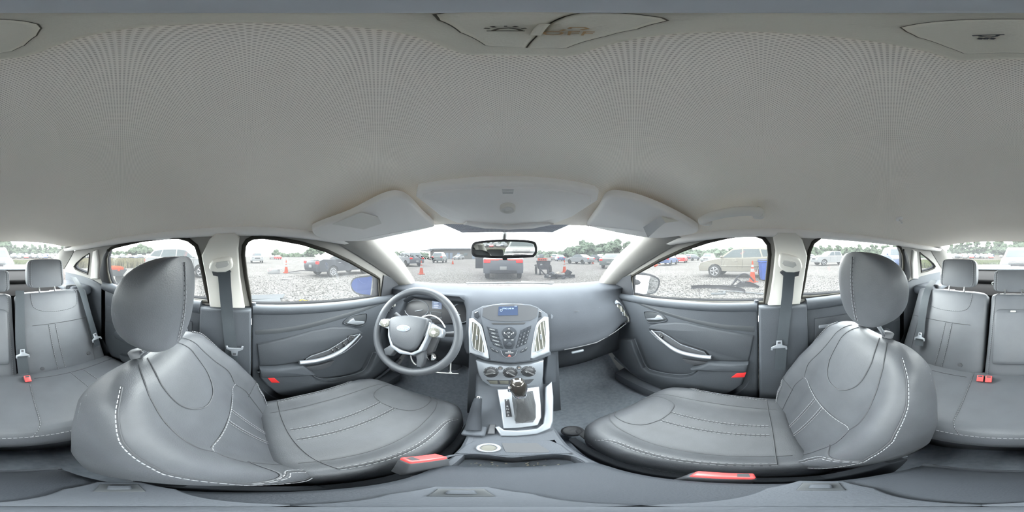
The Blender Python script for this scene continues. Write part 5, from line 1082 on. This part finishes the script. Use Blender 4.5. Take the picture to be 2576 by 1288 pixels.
def car(name, label, kind, p, rz, paint, group=None, detail=2, glass_='window_dark', cat='car', zs=1.0, rim='wheel_metal', ls=1.0):
    Q = PROF[kind]; W = Q['W']; t = empty(name, (p[0], p[1], 0), rz, label, cat, group); r = Q['r']
    body = [(u*ls, z*zs) for u, z in Q['body']]; gh = [(u*ls, z*zs) for u, z in Q['gh']]; wb = [u*ls for u in Q['wb']]
    # silhouette with wheel arches
    low = []
    for c in sorted(wb):
        for k in range(9): a = pi-pi*k/8; low.append((c+(r+.05)*cos(a), r+(r+.05)*sin(a)*1.0 if True else 0))
    zb = .28 if kind != 'pickup' else .40
    low = [(u, max(z, zb)) for u, z in low]; poly = body+low
    def ring(x, k): cz = .7*zs; return [Vector((x, u*(1-(1-k)*.35), cz+(z-cz)*k)) for u, z in poly]
    cuts = [(-.5, .93), (-.475, .985), (-.40, 1), (.40, 1), (.475, .985), (.5, .93)]
    obj('body', loft([ring(W*a, k) for a, k in cuts]), paint, t, angle=38)
    belt_ = gh[0][1]
    def gx(z): return W*.465-max(0, z-belt_)*.30
    V = []; n = len(gh)
    for s in (-1, 1): V += [Vector((s*gx(z), u, z)) for u, z in gh]
    F = [tuple(range(n)), tuple(range(2*n-1, n-1, -1))]+[(i+1, i, i+n, i+1+n) for i in range(n-1)]
    cab = obj('cabin', (V, F), paint, t, angle=30)
    def side(q, s, name, m_, par):
        q = [(u*ls, z*zs) for u, z in q]; nn = Vector((s, 0, .30)).normalized(); obj(name, slab([Vector((s*gx(z), u, z)) for u, z in q], nn, .012, 0, .0), m_, par, smooth=False)
    for s in (-1, 1):
        for q in Q['sw']: side(q, s, 'side_window', glass_, cab)
    def quad(a, b2, k, name):
        (u0, z0), (u1, z1) = a, b2; d = Vector((0, z0-z1, u1-u0)).normalized(); d = d if d.z > 0 else -d
        P = []
        for s, f in ((-1, .12), (1, .12), (1, .84), (-1, .84)): u = u0+(u1-u0)*f; z = z0+(z1-z0)*f; P.append(Vector((s*(gx(z)-.11), u, z)))
        obj(name, slab(P, d, .012, 0), glass_, cab, smooth=False)
    quad(gh[0], gh[1], 0, 'windscreen'); quad(gh[-1], gh[-2], 0, 'rear_window')
    for c in wb:
        for s in (-1, 1):
            w_ = obj('wheel', lathe([(r*.66, -.10), (r*.94, -.10), (r, -.06), (r, .06), (r*.94, .10), (r*.66, .10)], 20, (s, 0, 0), (s*(W/2-.11), c, r)), 'tyre', t, angle=40)
            if detail:
                obj('rim', lathe([(r*.66, .0), (r*.66, .06), (r*.60, .03), (.03, .045), (.02, .06)], 20, (s, 0, 0), (s*(W/2-.075), c, r)), 'tyre' if detail > 1 else rim, w_, angle=40)
                if detail > 1:
                    ns = 5 if rim == 'wheel_metal' else 10
                    for k in range(ns):
                        a = 2*pi*k/ns; A = Vector((s*(W/2+.0), c, r)); d = Vector((0, cos(a), sin(a))); obj('spoke', tube([A+d*.03, A+d*r*.62], .035 if ns == 5 else .016, 4, taper=lambda f: .8+.5*f), rim if rim != 'cover' else 'wheel_metal', w_)
                    obj('rim_edge', tube([Vector((s*(W/2+.0), c+r*.63*cos(2*pi*k/24), r+r*.63*sin(2*pi*k/24))) for k in range(24)], .016, 5, True), 'wheel_metal', w_)
    if detail:
        fu, ru_ = body[2][0]+.01, body[-3][0]-.01; zf = body[2][1]-.06; zr = body[-3][1]-.12
        for s in (-1, 1):
            obj('headlamp', rbox((s*W*.36, fu-.08, zf), (W*.20, .20, .15), .04), 'lamp_clear', t); obj('tail_lamp', rbox((s*W*.40, ru_+.06, zr), (W*.17, .20, .17), .04), 'tail_red', t)
            obj('door_mirror', rbox((s*(W/2+.06), Q['gh'][0][0]*ls-.22, belt_+.10), (.18, .10, .13), .04), paint, t)
            if detail > 1:
                for u in (.18, -.85): obj('door_handle', rbox((s*(W/2-.005), u*ls, belt_-.13), (.03, .18, .03), .01), 'wheel_metal' if paint == 'paint_black' else paint, t)
                for u in (.95, -.18, -1.12): obj('door_gap', tube([(s*(W/2-.0), u*ls, belt_-.05), (s*(W/2+.002), u*ls+.02, .62*zs), (s*(W/2-.02), u*ls+.06, .36*zs)], .006, 4), 'tyre', t)
        obj('number_plate', rbox((0, body[-2][0]-.01, .62*zs if kind != 'pickup' else .75), (.32, .02, .16), .005), 'plate', t)
        obj('grille', rbox((0, body[1][0]-.0, (body[1][1]+body[2][1])/2), (W*.42, .06, .14*zs), .02), 'plastic_black', t)
    return t
def head(f): return atan2(-f[0], f[1])
# nearest vehicles, placed by the spot where their wheels stand
Pm = lambda a, b2, f: Vector((a[0]+(b2[0]-a[0])*f, a[1]+(b2[1]-a[1])*f, 0))
a, b2 = gr(836, 9.2), gr(916, 11.0); d = (b2-a).normalized()
c0 = a+d*1.33+Vector((-d.y, d.x, 0))*.80
black = car('sedan', 'black sedan with silver wheel covers parked outside the driver window', 'sedan', c0, head(d), 'paint_black', rim='cover')
obj('spoiler', rbox((0, -2.12, 1.09), (1.3, .22, .03), .012), 'paint_black', black)
lx = car('suv', 'champagne suv parked behind the orange cone outside the right window', 'suv', (9.5, 1.15, 0), 0, 'paint_champagne', glass_='window_pale')
for s in (-1, 1): obj('roof_rail', tube(crom([(s*.60, .35, 1.66), (s*.62, .1, 1.75), (s*.62, -1.0, 1.76), (s*.58, -1.5, 1.66)], 4), .022, 6), 'wheel_metal', lx)
obj('side_moulding', rbox((-.94, -.1, .66), (.03, 2.2, .05), .01), 'paint_champagne', lx)
car('suv', 'white suv filling the left rear window behind the driver headrest', 'suv', (-9.3, -3.9, 0), 0, 'paint_white', glass_='window_pale')
# charger-like grey coupe ahead with lit tail lamps and an open door
ch = car('coupe', 'dark grey sedan straight ahead, tail lamps lit and left door open', 'coupe', gr(1266, 10.2), head(gr(1266, 10)-Vector((-.02, 0, 0))), 'paint_dark_grey', glass_='window_pale')
for s in (-1, 1): obj('lit_lamp_bar', rbox((s*.52, -2.49, 1.02), (.62, .06, .05), .02), 'lamp_red_lit', ch)
obj('lamp_strip', rbox((0, -2.50, 1.035), (.6, .04, .02), .008), 'lamp_red_lit', ch); obj('diffuser', rbox((0, -2.44, .45), (1.3, .12, .16), .03), 'plastic_black', ch)
dr_ = obj('open_door', slab([Vector((-.96, .15, .42)), Vector((-1.75, .0, .42)), Vector((-1.75, .0, .98)), Vector((-1.62, .0, 1.30)), Vector((-1.15, .1, 1.36)), Vector((-.96, .15, 1.02))], (0, -1, 0), .06, .02), 'plastic_black', ch)
# white truck right behind
wt = car('suv', 'white suv with mesh grille facing the rear window', 'suv', (-.12, -10.1, 0), 0, 'paint_white', zs=1.03)
for k in range(3): obj('grille_bar', rbox((0, 2.30, .80+.07*k), (1.0, .05, .03), .01), 'plastic_grey', wt)
for s in (-1, 1): obj('roof_rail', tube([(s*.6, .3, 1.68), (s*.6, -.2, 1.76), (s*.6, -1.5, 1.74)], .02, 6), 'wheel_metal', wt)
car('pickup_truck', 'white pickup truck with silver wheels outside the right rear window', 'pickup', (19.6, -9.2, 0), radians(8), 'paint_white', cat='truck')
car('pickup_truck', 'white pickup truck far out on the gravel left of the cone', 'pickup', gr(645, 29), radians(-90+1), 'paint_white', cat='truck', detail=1)
car('van', 'dark blue van partly hidden by the passenger headrest', 'suv', gr(2252, 15), radians(60), 'paint_blue', cat='van', detail=1, zs=1.2)
car('suv', 'dark green suv far ahead behind the chalked number', 'suv', gr(1025, 20), radians(62), 'paint_dark_grey', detail=1)
car('van', 'grey van parked in front of the low building', 'suv', gr(1107, 29), radians(10), 'paint_green_grey', cat='van', detail=1, zs=1.1)
car('suv', 'small white suv parked against the low building', 'suv', gr(1154, 55), radians(165), 'paint_white', detail=1)
car('sedan', 'silver hatchback parked beyond the cone right of the mirror', 'sedan', gr(1458, 25), radians(22), 'paint_silver', detail=1)
car('sedan', 'dark blue sedan seen past the right edge of the mirror', 'sedan', gr(1408, 39), radians(-10), 'paint_blue', detail=1)
car('suv', 'white suv behind the dark blue sedan right of the mirror', 'suv', gr(1398, 48), radians(-30), 'paint_white', detail=1)
car('sedan', 'dark red-brown car just right of the silver hatchback', 'sedan', gr(1498, 33), radians(25), 'paint_dark_grey', detail=1)
car('suv', 'pale green-grey car beside the right windscreen pillar', 'sedan', gr(1545, 17), radians(-52), 'paint_green_grey', detail=1)
car('hatchback', 'dark blue hatchback with black wheels left of the champagne suv', 'sedan', gr(1680, 22), radians(-75), 'paint_blue', detail=1)
car('sedan', 'red car half hidden behind the dark blue hatchback', 'sedan', gr(1714, 29), radians(-70), 'paint_red', detail=1)
car('suv', 'black suv beyond the red car in the right window', 'suv', gr(1742, 42), radians(-100), 'paint_dark_grey', detail=1)
car('suv', 'white suv just beyond the nose of the champagne suv', 'suv', gr(1782, 30), radians(96), 'paint_white', detail=1)
car('sedan', 'tiny white wrecked car far away between pickup and cone', 'sedan', gr(685, 60), radians(80), 'paint_white', detail=1)
car('sedan', 'tiny red-and-white wrecked car far away beside the white one', 'sedan', gr(698, 57), radians(95), 'paint_red', detail=1)
# distant rows: one low-detail car of each kind, then copies
far = {}
def bank(p): return max(0, (Vector((p[0], p[1])).length-70)*.042) if p[1] < -40 else 0    # the rows behind stand on rising ground
paints = ['paint_white', 'paint_silver', 'paint_black', 'paint_dark_grey', 'paint_blue', 'paint_silver', 'paint_white', 'paint_red']
ORD = ['first', 'second', 'third', 'fourth', 'fifth', 'sixth', 'seventh', 'eighth', 'ninth', 'tenth', 'eleventh', 'twelfth', 'thirteenth', 'fourteenth', 'fifteenth']
def far_car(kind, paint, p, rz, lab, grp, nm):
    lab = lab.replace('small car', 'small %s %s' % ({'paint_dark_grey': 'dark grey'}.get(paint, paint[6:]), {'sedan': 'car', 'suv': 'suv', 'pickup': 'pickup'}[kind]))
    key = (kind, paint)
    if key not in far: far[key] = car(nm, lab, kind, p, rz, paint, grp, 0); far[key].location.z = bank(p); return far[key]
    c = copy_tree(far[key]); c.name = nm; c.location = (p[0], p[1], bank(p)); c.rotation_euler = (0, 0, rz); tag(c, lab, 'car', grp); return c
rnd = random.Random(3)
def rows(x0, x1, dists, step, where, grp):
    for r_i, dist in enumerate(dists):
        px = x0+rnd.uniform(0, step*.6); n_ = 0
        while px < x1:
            lab = 'small car, %s from left in %s distant row %s' % (ORD[n_], ['nearest', 'second', 'third', 'farthest'][r_i], where) if len(dists) > 1 else 'small car, %s from left, %s' % (ORD[n_], where)
            k = rnd.choice(['sedan', 'sedan', 'suv', 'sedan', 'pickup']); far_car(k, rnd.choice(paints), gr(px % 2576, dist+rnd.uniform(-1.5, 1.5)), radians((px/2576-.5)*-360-YAW+180+rnd.uniform(-25, 25)), lab, grp, {'sedan': 'parked_car', 'suv': 'parked_suv', 'pickup': 'parked_pickup'}[k]); px += step*rnd.uniform(.75, 1.25); n_ += 1
rows(28, 165, (72, 80, 90, 102), 17, 'past left rear headrest', 'cars in the rows behind, left side')
rows(2388, 2500, (72, 80, 90, 102), 17, 'past right rear headrest', 'cars in the rows behind, right side')
rows(272, 395, (64, 76), 15, 'through left rear window', 'cars in the row behind the weeds')
rows(2020, 2060, (60, 72), 15, 'near the white pickup', 'cars beyond the white pickup')
rows(208, 232, (66,), 14, 'far beyond the left quarter window', 'cars through the left quarter window')
rows(1510, 1540, (46,), 18, 'far ahead beneath the green trees', 'cars beneath the trees ahead')
# ================================================================ cones, bins, barrows, scrap
def cone(lab, p, h=.90, fallen=None):
    t = empty('traffic_cone', (p[0], p[1], 0), rnd.uniform(0, 1), lab, 'traffic cone', None); k = h/.9
    if fallen is not None: t.rotation_euler = (radians(80), 0, fallen); t.location.z = .16
    rr2 = lambda z: .14-.115*z/.9
    obj('base', rbox((0, 0, .02*k), (.36*k, .36*k, .04*k), .012), 'cone_orange', t); obj('body', lathe([(rr2(0)*k, .03*k), (rr2(.9)*k, .9*k), (.012*k, .9*k)], 20), 'cone_orange', t)
    for z0, z1 in ((.44, .58), (.64, .74)): obj('band', lathe([(rr2(z0)*k+.004, z0*k), (rr2(z1)*k+.004, z1*k)], 20), 'cone_white', t)
cone('orange cone standing alone outside the driver window', gr(720, 11.4)); cone('orange cone beside the champagne suv and blue bin', gr(1893, 7.4), .98)
cone('orange cone left of the mirror, near side', gr(1060, 10.6)); cone('small far orange cone between the chalked number and the mirror', gr(1139, 24.0)); cone('orange cone right of the black cart, near side', gr(1420, 11.8))
cone('small far orange cone behind the black cart', gr(1378, 26)); cone('small far orange cone right of the silver hatchback', gr(1491, 25)); cone('fallen orange cone on the gravel near the dark blue hatchback', gr(1647, 17.5), .8, 1.2)
B = empty('wheelie_bin', gr(1926, 8.0), radians(-75), 'blue wheelie bin behind the cone by the champagne suv', 'bin')
obj('body', loft([[Vector((x*w, y*w, z)) for x, y in ((-.26, -.3), (.26, -.3), (.26, .3), (-.26, .3))] for z, w in ((.06, .86), (.12, .88), (.9, 1.1), (.95, 1.12))]), 'bin_blue', B, angle=30); obj('lid', rbox((0, .0, 1.0), (.64, .74, .09), .03), 'bin_lid', B); obj('rim', rbox((0, 0, .93), (.66, .74, .06), .015), 'bin_blue', B)
for s in (-1, 1): obj('wheel', lathe([(.1, -.03), (.1, .03)], 14, (1, 0, 0), (s*.24, .26, .1)), 'tyre', B)
B2 = empty('wheelie_bin', (-3.6, -.60, 0), radians(75), 'blue wheelie bin reflected in the left door mirror', 'bin')
for ch2 in [x for x in bpy.data.objects if x.parent is B]: q = ch2.copy(); COL.objects.link(q); q.parent = B2
WB = empty('wheelbarrow', gr(289, 7.2), radians(50), 'dark wheelbarrow loaded with red plastic beyond the left rear window', 'wheelbarrow')
obj('tray', thick(loft([[Vector((x*w, y*l, z)) for x, y in ((-.3, -.45), (.3, -.45), (.34, .5), (-.34, .5))] for z, w, l in ((.34, .7, .62), (.62, 1.0, 1.0))], True, True, False), (0, 0, -.01)), 'barrow', WB, angle=30)
for s in (-1, 1): obj('wheel', lathe([(.12, -.04), (.19, -.04), (.20, 0), (.19, .04), (.12, .04)], 16, (1, 0, 0), (s*.17, .22, .20)), 'tyre', WB); obj('handle', tube([(s*.22, -.9, .52), (s*.24, -.3, .40), (s*.14, .3, .26)], .018, 6), 'barrow', WB); obj('leg', tube([(s*.24, -.25, .38), (s*.24, -.3, .0)], .015, 6), 'barrow', WB)
RD = empty('plastic_crate', Vector(WB.location)+Vector((0, 0, .56)), radians(20), 'red plastic part lying in the wheelbarrow', 'scrap part'); obj('shell', loft([[Vector((x*w, y*w, z)) for x, y in ((-.26, -.3), (.26, -.3), (.22, .34), (-.22, .34))] for z, w in ((0, 1), (.14, .95), (.20, .6))]), 'cone_orange', RD, angle=30)
CT = empty('yard_cart', gr(1367, 10.6), radians(-6), 'black two-wheeled yard cart ahead, loaded with boxes and scraps', 'cart')
obj('tub', loft([[Vector((x*w, y, z)) for x, y in ((-.42, -.3), (.42, -.3), (.42, .5), (-.42, .5))] for z, w in ((.34, .72), (.40, .80), (.86, 1.0))]), 'plastic_black', CT, angle=30)
for s in (-1, 1): obj('wheel', lathe([(.2, -.05), (.3, -.05), (.31, 0), (.3, .05), (.2, .05)], 18, (1, 0, 0), (s*.47, .1, .31)), 'tyre', CT); obj('leg', rbox((s*.25, -.3, .2), (.12, .08, .4), .02), 'plastic_black', CT)
obj('rail', tube([(-.5, -.34, .88), (.5, -.34, .88)], .025, 6), 'plastic_black', CT); obj('handle', tube([(-.46, -.1, .66), (-.62, -.5, .62)], .02, 6), 'plastic_black', CT); obj('label_plate', rbox((-.18, -.31, .66), (.14, .02, .10), .004), 'plate', CT)
for i, (lab, c, sz, m_) in enumerate((('orange crate on top of the black yard cart', (-.05, .05, .0), (.55, .3, .2), 'cone_orange'), ('grey round part on top of the orange crate', (-.1, .05, .21), (.3, .26, .24), 'plastic_grey'), ('white bag beside the grey part on the cart', (-.30, .05, .21), (.2, .2, .2), 'paper'))):
    o = empty('cart_load', Vector(CT.location)+Vector(c)+Vector((0, .1, .865)), 0, lab, 'load'); obj('body', rbox((0, 0, sz[2]/2), sz, .05 if i else .015, 3), m_, o)
    if i == 0:
        for k in range(4): obj('slot', rbox((-.2+.13*k, -.152, .1), (.07, .006, .09), .002), 'plastic_black', o)
def scrap(name, lab, parts, p, rz=0, cat='scrap part'):
    t = empty(name, (p[0], p[1], 0), rz, lab, cat)
    for nm, vf, m_ in parts: obj(nm, vf, m_, t, angle=40)
    return t
def bumper(L, h, bow, z=.1, th=.03):
    st = []
    for i in range(15):
        q = -1+2*i/14; st.append([Vector((q*L/2, -bow*q*q*abs(q), z+hh)) for hh in (0, h*.4, h*.7, h)])
        st[-1][1].y += .05; st[-1][2].y += .05
    return thick(loft(st, False), (0, -th, 0))
pb = at_z(1815, 728)
scrap('bumper_cover', 'torn black bumper cover lying on the gravel before the champagne suv', [('skin', bumper(1.9, .12, .50, .03), 'plastic_black'), ('brace', tube(crom([(-.9, .1, .06), (-.2, .16, .10), (.4, .1, .14), (.85, -.1, .30)], 5), .03, 6), 'plastic_black'), ('brace', tube([(.3, .0, .1), (.62, -.15, .42), (.85, -.25, .30)], .025, 6), 'plastic_black')], pb, radians(-96))
scrap('bumper_cover', 'curled black bumper end leaning beside the orange cone', [('skin', xf(bumper(.9, .22, .45, .03), Matrix.Rotation(.35, 4, 'X')), 'plastic_black'), ('strut', tube(crom([(-.4, .05, .1), (-.1, .1, .44), (.2, .05, .48), (.45, -.1, .2)], 5), .03, 6), 'plastic_black')], at_z(1868, 722), radians(-60))
scrap('trim_strip', 'long grey trim strip lying in front of the black bumper scrap', [('strip', tube(crom([(-.7, 0, .03), (-.2, .05, .05), (.3, 0, .04), (.8, -.1, .03)], 4), .04, 6, flat=.4), 'plastic_grey')], at_z(1860, 738), radians(-95))
scrap('bracket', 'small grey bracket on the gravel below the black bumper scrap', [('arm', rbox((0, 0, .04), (.42, .09, .06), .02), 'plastic_grey'), ('end', rbox((.2, .03, .05), (.1, .14, .08), .03), 'plastic_grey')], at_z(1806, 742), radians(-70))
scrap('wire_twist', 'thin dark wire twist standing in the gravel right of the door mirror', [('wire', tube(crom([(0, 0, 0), (.03, .02, .1), (-.02, 0, .16), (.03, 0, .2)], 4), .010, 5), 'plastic_black')], at_z(1759, 746))
scrap('floor_mat', 'flat grey mat on the gravel low in the driver window', [('sheet', slab([Vector(p_) for p_ in ((-.25, -.5, .03), (.2, -.55, .02), (.28, .42, .05), (.05, .55, .09), (-.22, .4, .04))], (0, 0, 1), .015, .004), 'plastic_grey')], at_z(668, 750), radians(4))
scrap('plastic_sheet', 'pale crumpled sheet beside the grey mat', [('sheet', slab([Vector(p_) for p_ in ((-.3, -.5, .01), (.15, -.55, .05), (.2, .4, .03), (-.15, .5, .06))], (0, 0, 1), .01, .003), 'plastic_grey')], at_z(662, 763), radians(10))
scrap('strap', 'bunched bright yellow strap lying on the gravel', [('loop', tube(crom([(.05*cos(k*1.1)*(1+.5*sin(k))+.02*k-.1, .12*sin(k*1.3), .03+.02*sin(k*2.1)) for k in range(14)], 4), .018, 6, flat=.6), 'yellow'), ('tail', tube(crom([(.08, .05, .02), (.05, .18, .03), (.0, .26, .02)], 4), .018, 6, flat=.6), 'yellow')], at_z(763, 762), radians(85))
scrap('crushed_box', 'crushed white box on the gravel left of the lone cone', [('box', rbox((0, 0, .16), (.5, .7, .32), .05), 'paper'), ('flap', rbox((.1, .3, .30), (.4, .3, .03), .01), 'paper')], gr(689, 11.0), .3)
scrap('scrap_strip', 'bent dark strip lying between the cone and the black sedan', [('strip', tube(crom([(-1.0, 0, .03), (-.4, .1, .12), (.2, .05, .18), (1.0, 0, .14)], 4), .05, 6, flat=.5), 'plastic_black'), ('strip', tube([(-.9, -.2, .03), (.0, -.1, .04)], .04, 6, flat=.4), 'plastic_grey')], gr(757, 11.3), radians(70))
scrap('paper_scrap', 'scrap of blue and white paper on the gravel below the cone', [('sheet', slab([Vector(p_) for p_ in ((-.2, -.25, .02), (.1, -.2, .06), (.2, .2, .02), (-.05, .3, .07))], (0, 0, 1), .008, 0), 'paper')], at_z(718, 704))
rg0 = random.Random(5); heap = []
for k in range(9): heap.append(('lump', xf(rbox((0, 0, 0), (rg0.uniform(.2, .6), rg0.uniform(.12, .35), rg0.uniform(.06, .2)), .03), Matrix.Translation((rg0.uniform(-.7, .7), rg0.uniform(-.2, .3), rg0.uniform(.08, .28))) @ Matrix.Rotation(rg0.uniform(-1, 1), 4, 'Y') @ Matrix.Rotation(rg0.uniform(0, 3), 4, 'Z')), rg0.choice(['plastic_black', 'plastic_black', 'wood_grey', 'barrow'])))
scrap('debris_pile', 'dark heap of scrap beside the near cone right of the mirror', heap+[('bar', tube([(-1.1, .2, .62), (-.7, 0, .1), (-.2, .0, .08)], .035, 6), 'plastic_black'), ('skin', bumper(1.4, .16, .4, .05), 'plastic_black')], gr(1408, 8.6), radians(8))
# ================================================================ building, trees, grass
bl = empty('office_building', gr(1165, 62), radians(9), 'long low building with a flat overhanging roof beyond the gravel', 'building')
obj('walls', box((-13, 0, 0), (16, 9, 3.7)), 'wall_block', bl, smooth=False); obj('roof', rbox((1.5, 4.5, 3.95), (31, 11, .5), .08), 'roof_metal', bl); obj('canopy', rbox((-14.5, 3, 3.4), (5, 9, .3), .05), 'roof_metal', bl)
for x in (-9, -6.2, -4.6, -1.8, 4, 9, 12): obj('door', rbox((x, -.03, 1.25), (1.1, .08, 2.4), .02), 'door_grey', bl)
for x in (-11, 1, 6.5): obj('window', rbox((x, -.03, 1.9), (1.4, .08, 1.0), .02), 'window_pale', bl)
pole = empty('utility_pole', gr(1160, 75), 0, 'utility pole rising behind the low building', 'pole'); obj('mast', tube([(0, 0, 0), (0, 0, 6.0)], .12, 8), 'wood_grey', pole); obj('crossarm', tube([(-1.3, 0, 5.6), (1.3, 0, 5.6)], .08, 6), 'wood_grey', pole)
def blob(c, r, rg):
    bm = bmesh.new(); bmesh.ops.create_icosphere(bm, subdivisions=2, radius=1)
    for v in bm.verts: k = 1+rg.uniform(-.28, .28); v.co = Vector((v.co.x*r*k, v.co.y*r*k, v.co.z*r*k*.9))
    return mv(bm_vf(bm), c)
def tree(lab, p, h, w, m_, seed, grp=None, slim=False):
    rg = random.Random(seed); t = empty('tree', (p[0], p[1], 0), 0, lab, 'tree', grp)
    obj('trunk', tube([(0, 0, 0), (.1, 0, h*.5), (0, .1, h*.85)], .16, 6, taper=lambda f: 1-.7*f), 'bark', t)
    P = []
    for k in range(26):
        z = h*(.25+.72*rg.random()); q = (1-((z/h-.55)/.5)**2); rr3 = max(.12, q)*w*rg.random()**.6; a = rg.uniform(0, 2*pi); P.append(blob((rr3*cos(a), rr3*sin(a), z), w*rg.uniform(.22, .42), rg))
    obj('crown', join(*P), m_, t, smooth=False)
sd = 0
def tl(lab, i): return lab+', '+ORD[i]+' from the left'
for i, (px, dist, h, w) in enumerate(((1432, 95, 5.2, 4.5), (1448, 92, 6.2, 4.0), (1470, 88, 8.6, 5.0), (1488, 92, 6.8, 4.2), (1515, 70, 6.4, 4.0), (1535, 72, 7.0, 3.6), (1550, 75, 8.2, 3.8), (1580, 80, 8.0, 3.4))):
    sd += 1; tree(tl(['round pale green tree right of the mirror', 'tall pale green tree near the right pillar'][px > 1500], i-4*(px > 1500)), gr(px, dist), h, w, 'foliage_hazed', sd, ['trees ahead, right of the mirror', 'trees ahead, near the right pillar'][px > 1500])
for i, (px, dist, h, w) in enumerate(((695, 170, 7, 5), (775, 165, 7, 5), (784, 160, 9, 5), (800, 150, 9.5, 5), (815, 155, 8, 4))): sd += 1; tree(tl('distant horizon tree left of the black sedan', i), gr(px, dist), h, w, 'foliage', sd, 'trees on the left horizon')
for i, (px, dist, h, w) in enumerate(((2420, 118, 12.5, 3.0), (2438, 116, 11, 4), (2455, 118, 13, 3.4), (2487, 118, 12, 3), (2515, 116, 12, 6), (2560, 116, 12.5, 7), (12, 118, 12, 6))): sd += 1; tree(tl('tall tree above the woods behind the car', i), gr(px, dist), h, w, 'foliage', sd, 'trees above the rear woods')
for i, (px, dist, h, w) in enumerate(((340, 130, 7.5, 6), (355, 128, 8.5, 7), (370, 132, 7, 6))): sd += 1; tree(tl('distant tree above the row in the left rear window', i), gr(px, dist), h, w, 'foliage', sd, 'trees beyond the left rear window')
def woods(name, lab, x0, x1, dist, h, step, m_, seed, hv=.25):
    rg = random.Random(seed); P = []; px = x0
    while px < x1:
        base = gr(px % 2576, dist+rg.uniform(-6, 6)); hh = h*(1+rg.uniform(-hv, hv)); w = dist*step*2*pi/2576*1.25
        for k in range(5): P.append(blob((base.x+rg.uniform(-.4, .4)*w, base.y+rg.uniform(-.4, .4)*w, hh*(.12+.19*k)), w*(1.0-.12*k), rg))
        px += step
    tag(obj(name, join(*P), m_, smooth=False), lab, 'woods', kind='stuff')
woods('woods', 'green woods along the horizon behind the parked rows', -186, 175, 120, 8.3, 7, 'foliage', 1)
woods('woods', 'low green woods on the horizon beyond the white pickup', 2010, 2345, 110, 7.4, 8, 'foliage', 2)
woods('woods', 'low pale woods behind the cars in the right window', 1560, 1900, 120, 5.6, 9, 'foliage_hazed', 4)
woods('woods', 'thin line of scrub on the horizon outside the driver window', 700, 790, 170, 3.4, 6, 'foliage', 5)
woods('woods', 'pale scrub on the horizon ahead of the car', 905, 1075, 120, 3.2, 9, 'foliage_hazed', 6)
woods('woods', 'thin scrub line behind the row in the left rear window', 230, 420, 140, 4.0, 8, 'foliage', 7)
woods('woods', 'low scrub on the horizon right of the mirror', 1360, 1560, 130, 4.0, 8, 'foliage_hazed', 8)
def strip(name, lab, x0, x1, d0, d1, m_, z, kind='stuff', rise=0):
    A = [gr((x0+(x1-x0)*i/24) % 2576, d0) for i in range(25)]; B_ = [gr((x0+(x1-x0)*i/24) % 2576, d1) for i in range(25)]; up_ = Vector((0, 0, z))
    return tag(obj(name, loft([[p+up_ for p in A], [p+up_+Vector((0, 0, rise)) for p in B_]], False), m_), lab, 'grass', kind=kind)
def tufts(name, lab, x0, x1, d0, d1, n, h, m_, seed):
    rg = random.Random(seed); V, F = [], []
    for k in range(n):
        p = gr(rg.uniform(x0, x1) % 2576, rg.uniform(d0, d1))
        for j in range(3):
            a = rg.uniform(0, pi); q = Vector((cos(a), sin(a), 0))*rg.uniform(.05, .14); i = len(V); V += [p-q, p+q, p+Vector((rg.uniform(-.1, .1), rg.uniform(-.1, .1), h*rg.uniform(.5, 1.2)))]; F.append((i, i+1, i+2))
    tag(obj(name, (V, F), m_, smooth=False), lab, 'grass', kind='stuff')
strip('grass_strip', 'strip of rough grass between the gravel and the rows behind', -186, 165, 24, 38, 'grass', .02); tufts('grass_blades', 'rough grass blades behind the car', -186, 165, 23, 38, 6000, .35, 'grass', 11)
strip('grass_strip', 'weedy verge beyond the left rear window', 175, 400, 17, 30, 'dry_grass', .02); tufts('weeds', 'dry weeds and brush on the verge beyond the left rear window', 175, 400, 16, 32, 6000, .8, 'dry_grass', 12)
tufts('weeds', 'weeds growing on the verge seen through the right quarter window', 2300, 2370, 16, 34, 1500, .5, 'grass', 13); strip('grass_strip', 'verge seen through the right quarter window', 2290, 2380, 18, 36, 'grass', .02)
strip('dirt_track', 'bare earth track in front of the rows behind', -186, 400, 40, 68, 'dirt', .015)
strip('earth_bank', 'rising bare ground under the packed rows behind', -190, 180, 69, 124, 'dirt', .0, rise=2.26)
# loose stones on the gravel nearest to the car
rg = random.Random(21); V, F = [], []
ico = bmesh.new(); bmesh.ops.create_icosphere(ico, subdivisions=1, radius=1); IV, IF = bm_vf(ico)
def stones(n, x0, x1, d0, d1, s0, s1):
    for k in range(n):
        u = rg.random()**1.6; dist = d0+(d1-d0)*u; p = gr(rg.uniform(x0, x1) % 2576, dist); r = rg.uniform(s0, s1); i = len(V); a = rg.uniform(0, pi); ca, sa = cos(a), sin(a)
        kx_, ky_, kz_ = rg.uniform(.7, 1.3), rg.uniform(.6, 1), rg.uniform(.35, .7)
        for v in IV: x, y = v.x*kx_*r, v.y*ky_*r; V.append((p.x+x*ca-y*sa, p.y+x*sa+y*ca, r*.25+v.z*kz_*r))
        F.extend(tuple(j+i for j in f) for f in IF)
stones(5200, 605, 960, 3.2, 10, .013, .032); stones(5200, 1585, 1930, 3.2, 10, .013, .032); stones(1500, 2010, 2110, 3.2, 10, .013, .03); stones(700, 500, 530, 3.2, 8, .013, .03)
m = mat('pebble', (.13, .12, .115), 1, spec=0); t = m.node_tree; g_ = t.nodes.new('ShaderNodeNewGeometry'); r_ = t.nodes.new('ShaderNodeValToRGB'); r_.color_ramp.elements[0].color = (.008, .0075, .007, 1); r_.color_ramp.elements[1].color = (.047, .045, .0435, 1)
t.links.new(g_.outputs['Random Per Island'], r_.inputs['Fac']); t.links.new(r_.outputs['Color'], t.nodes['Principled BSDF'].inputs['Base Color'])
tag(obj('loose_stones', (V, F), 'pebble', smooth=False), 'loose gravel stones around the car', 'gravel', kind='stuff')
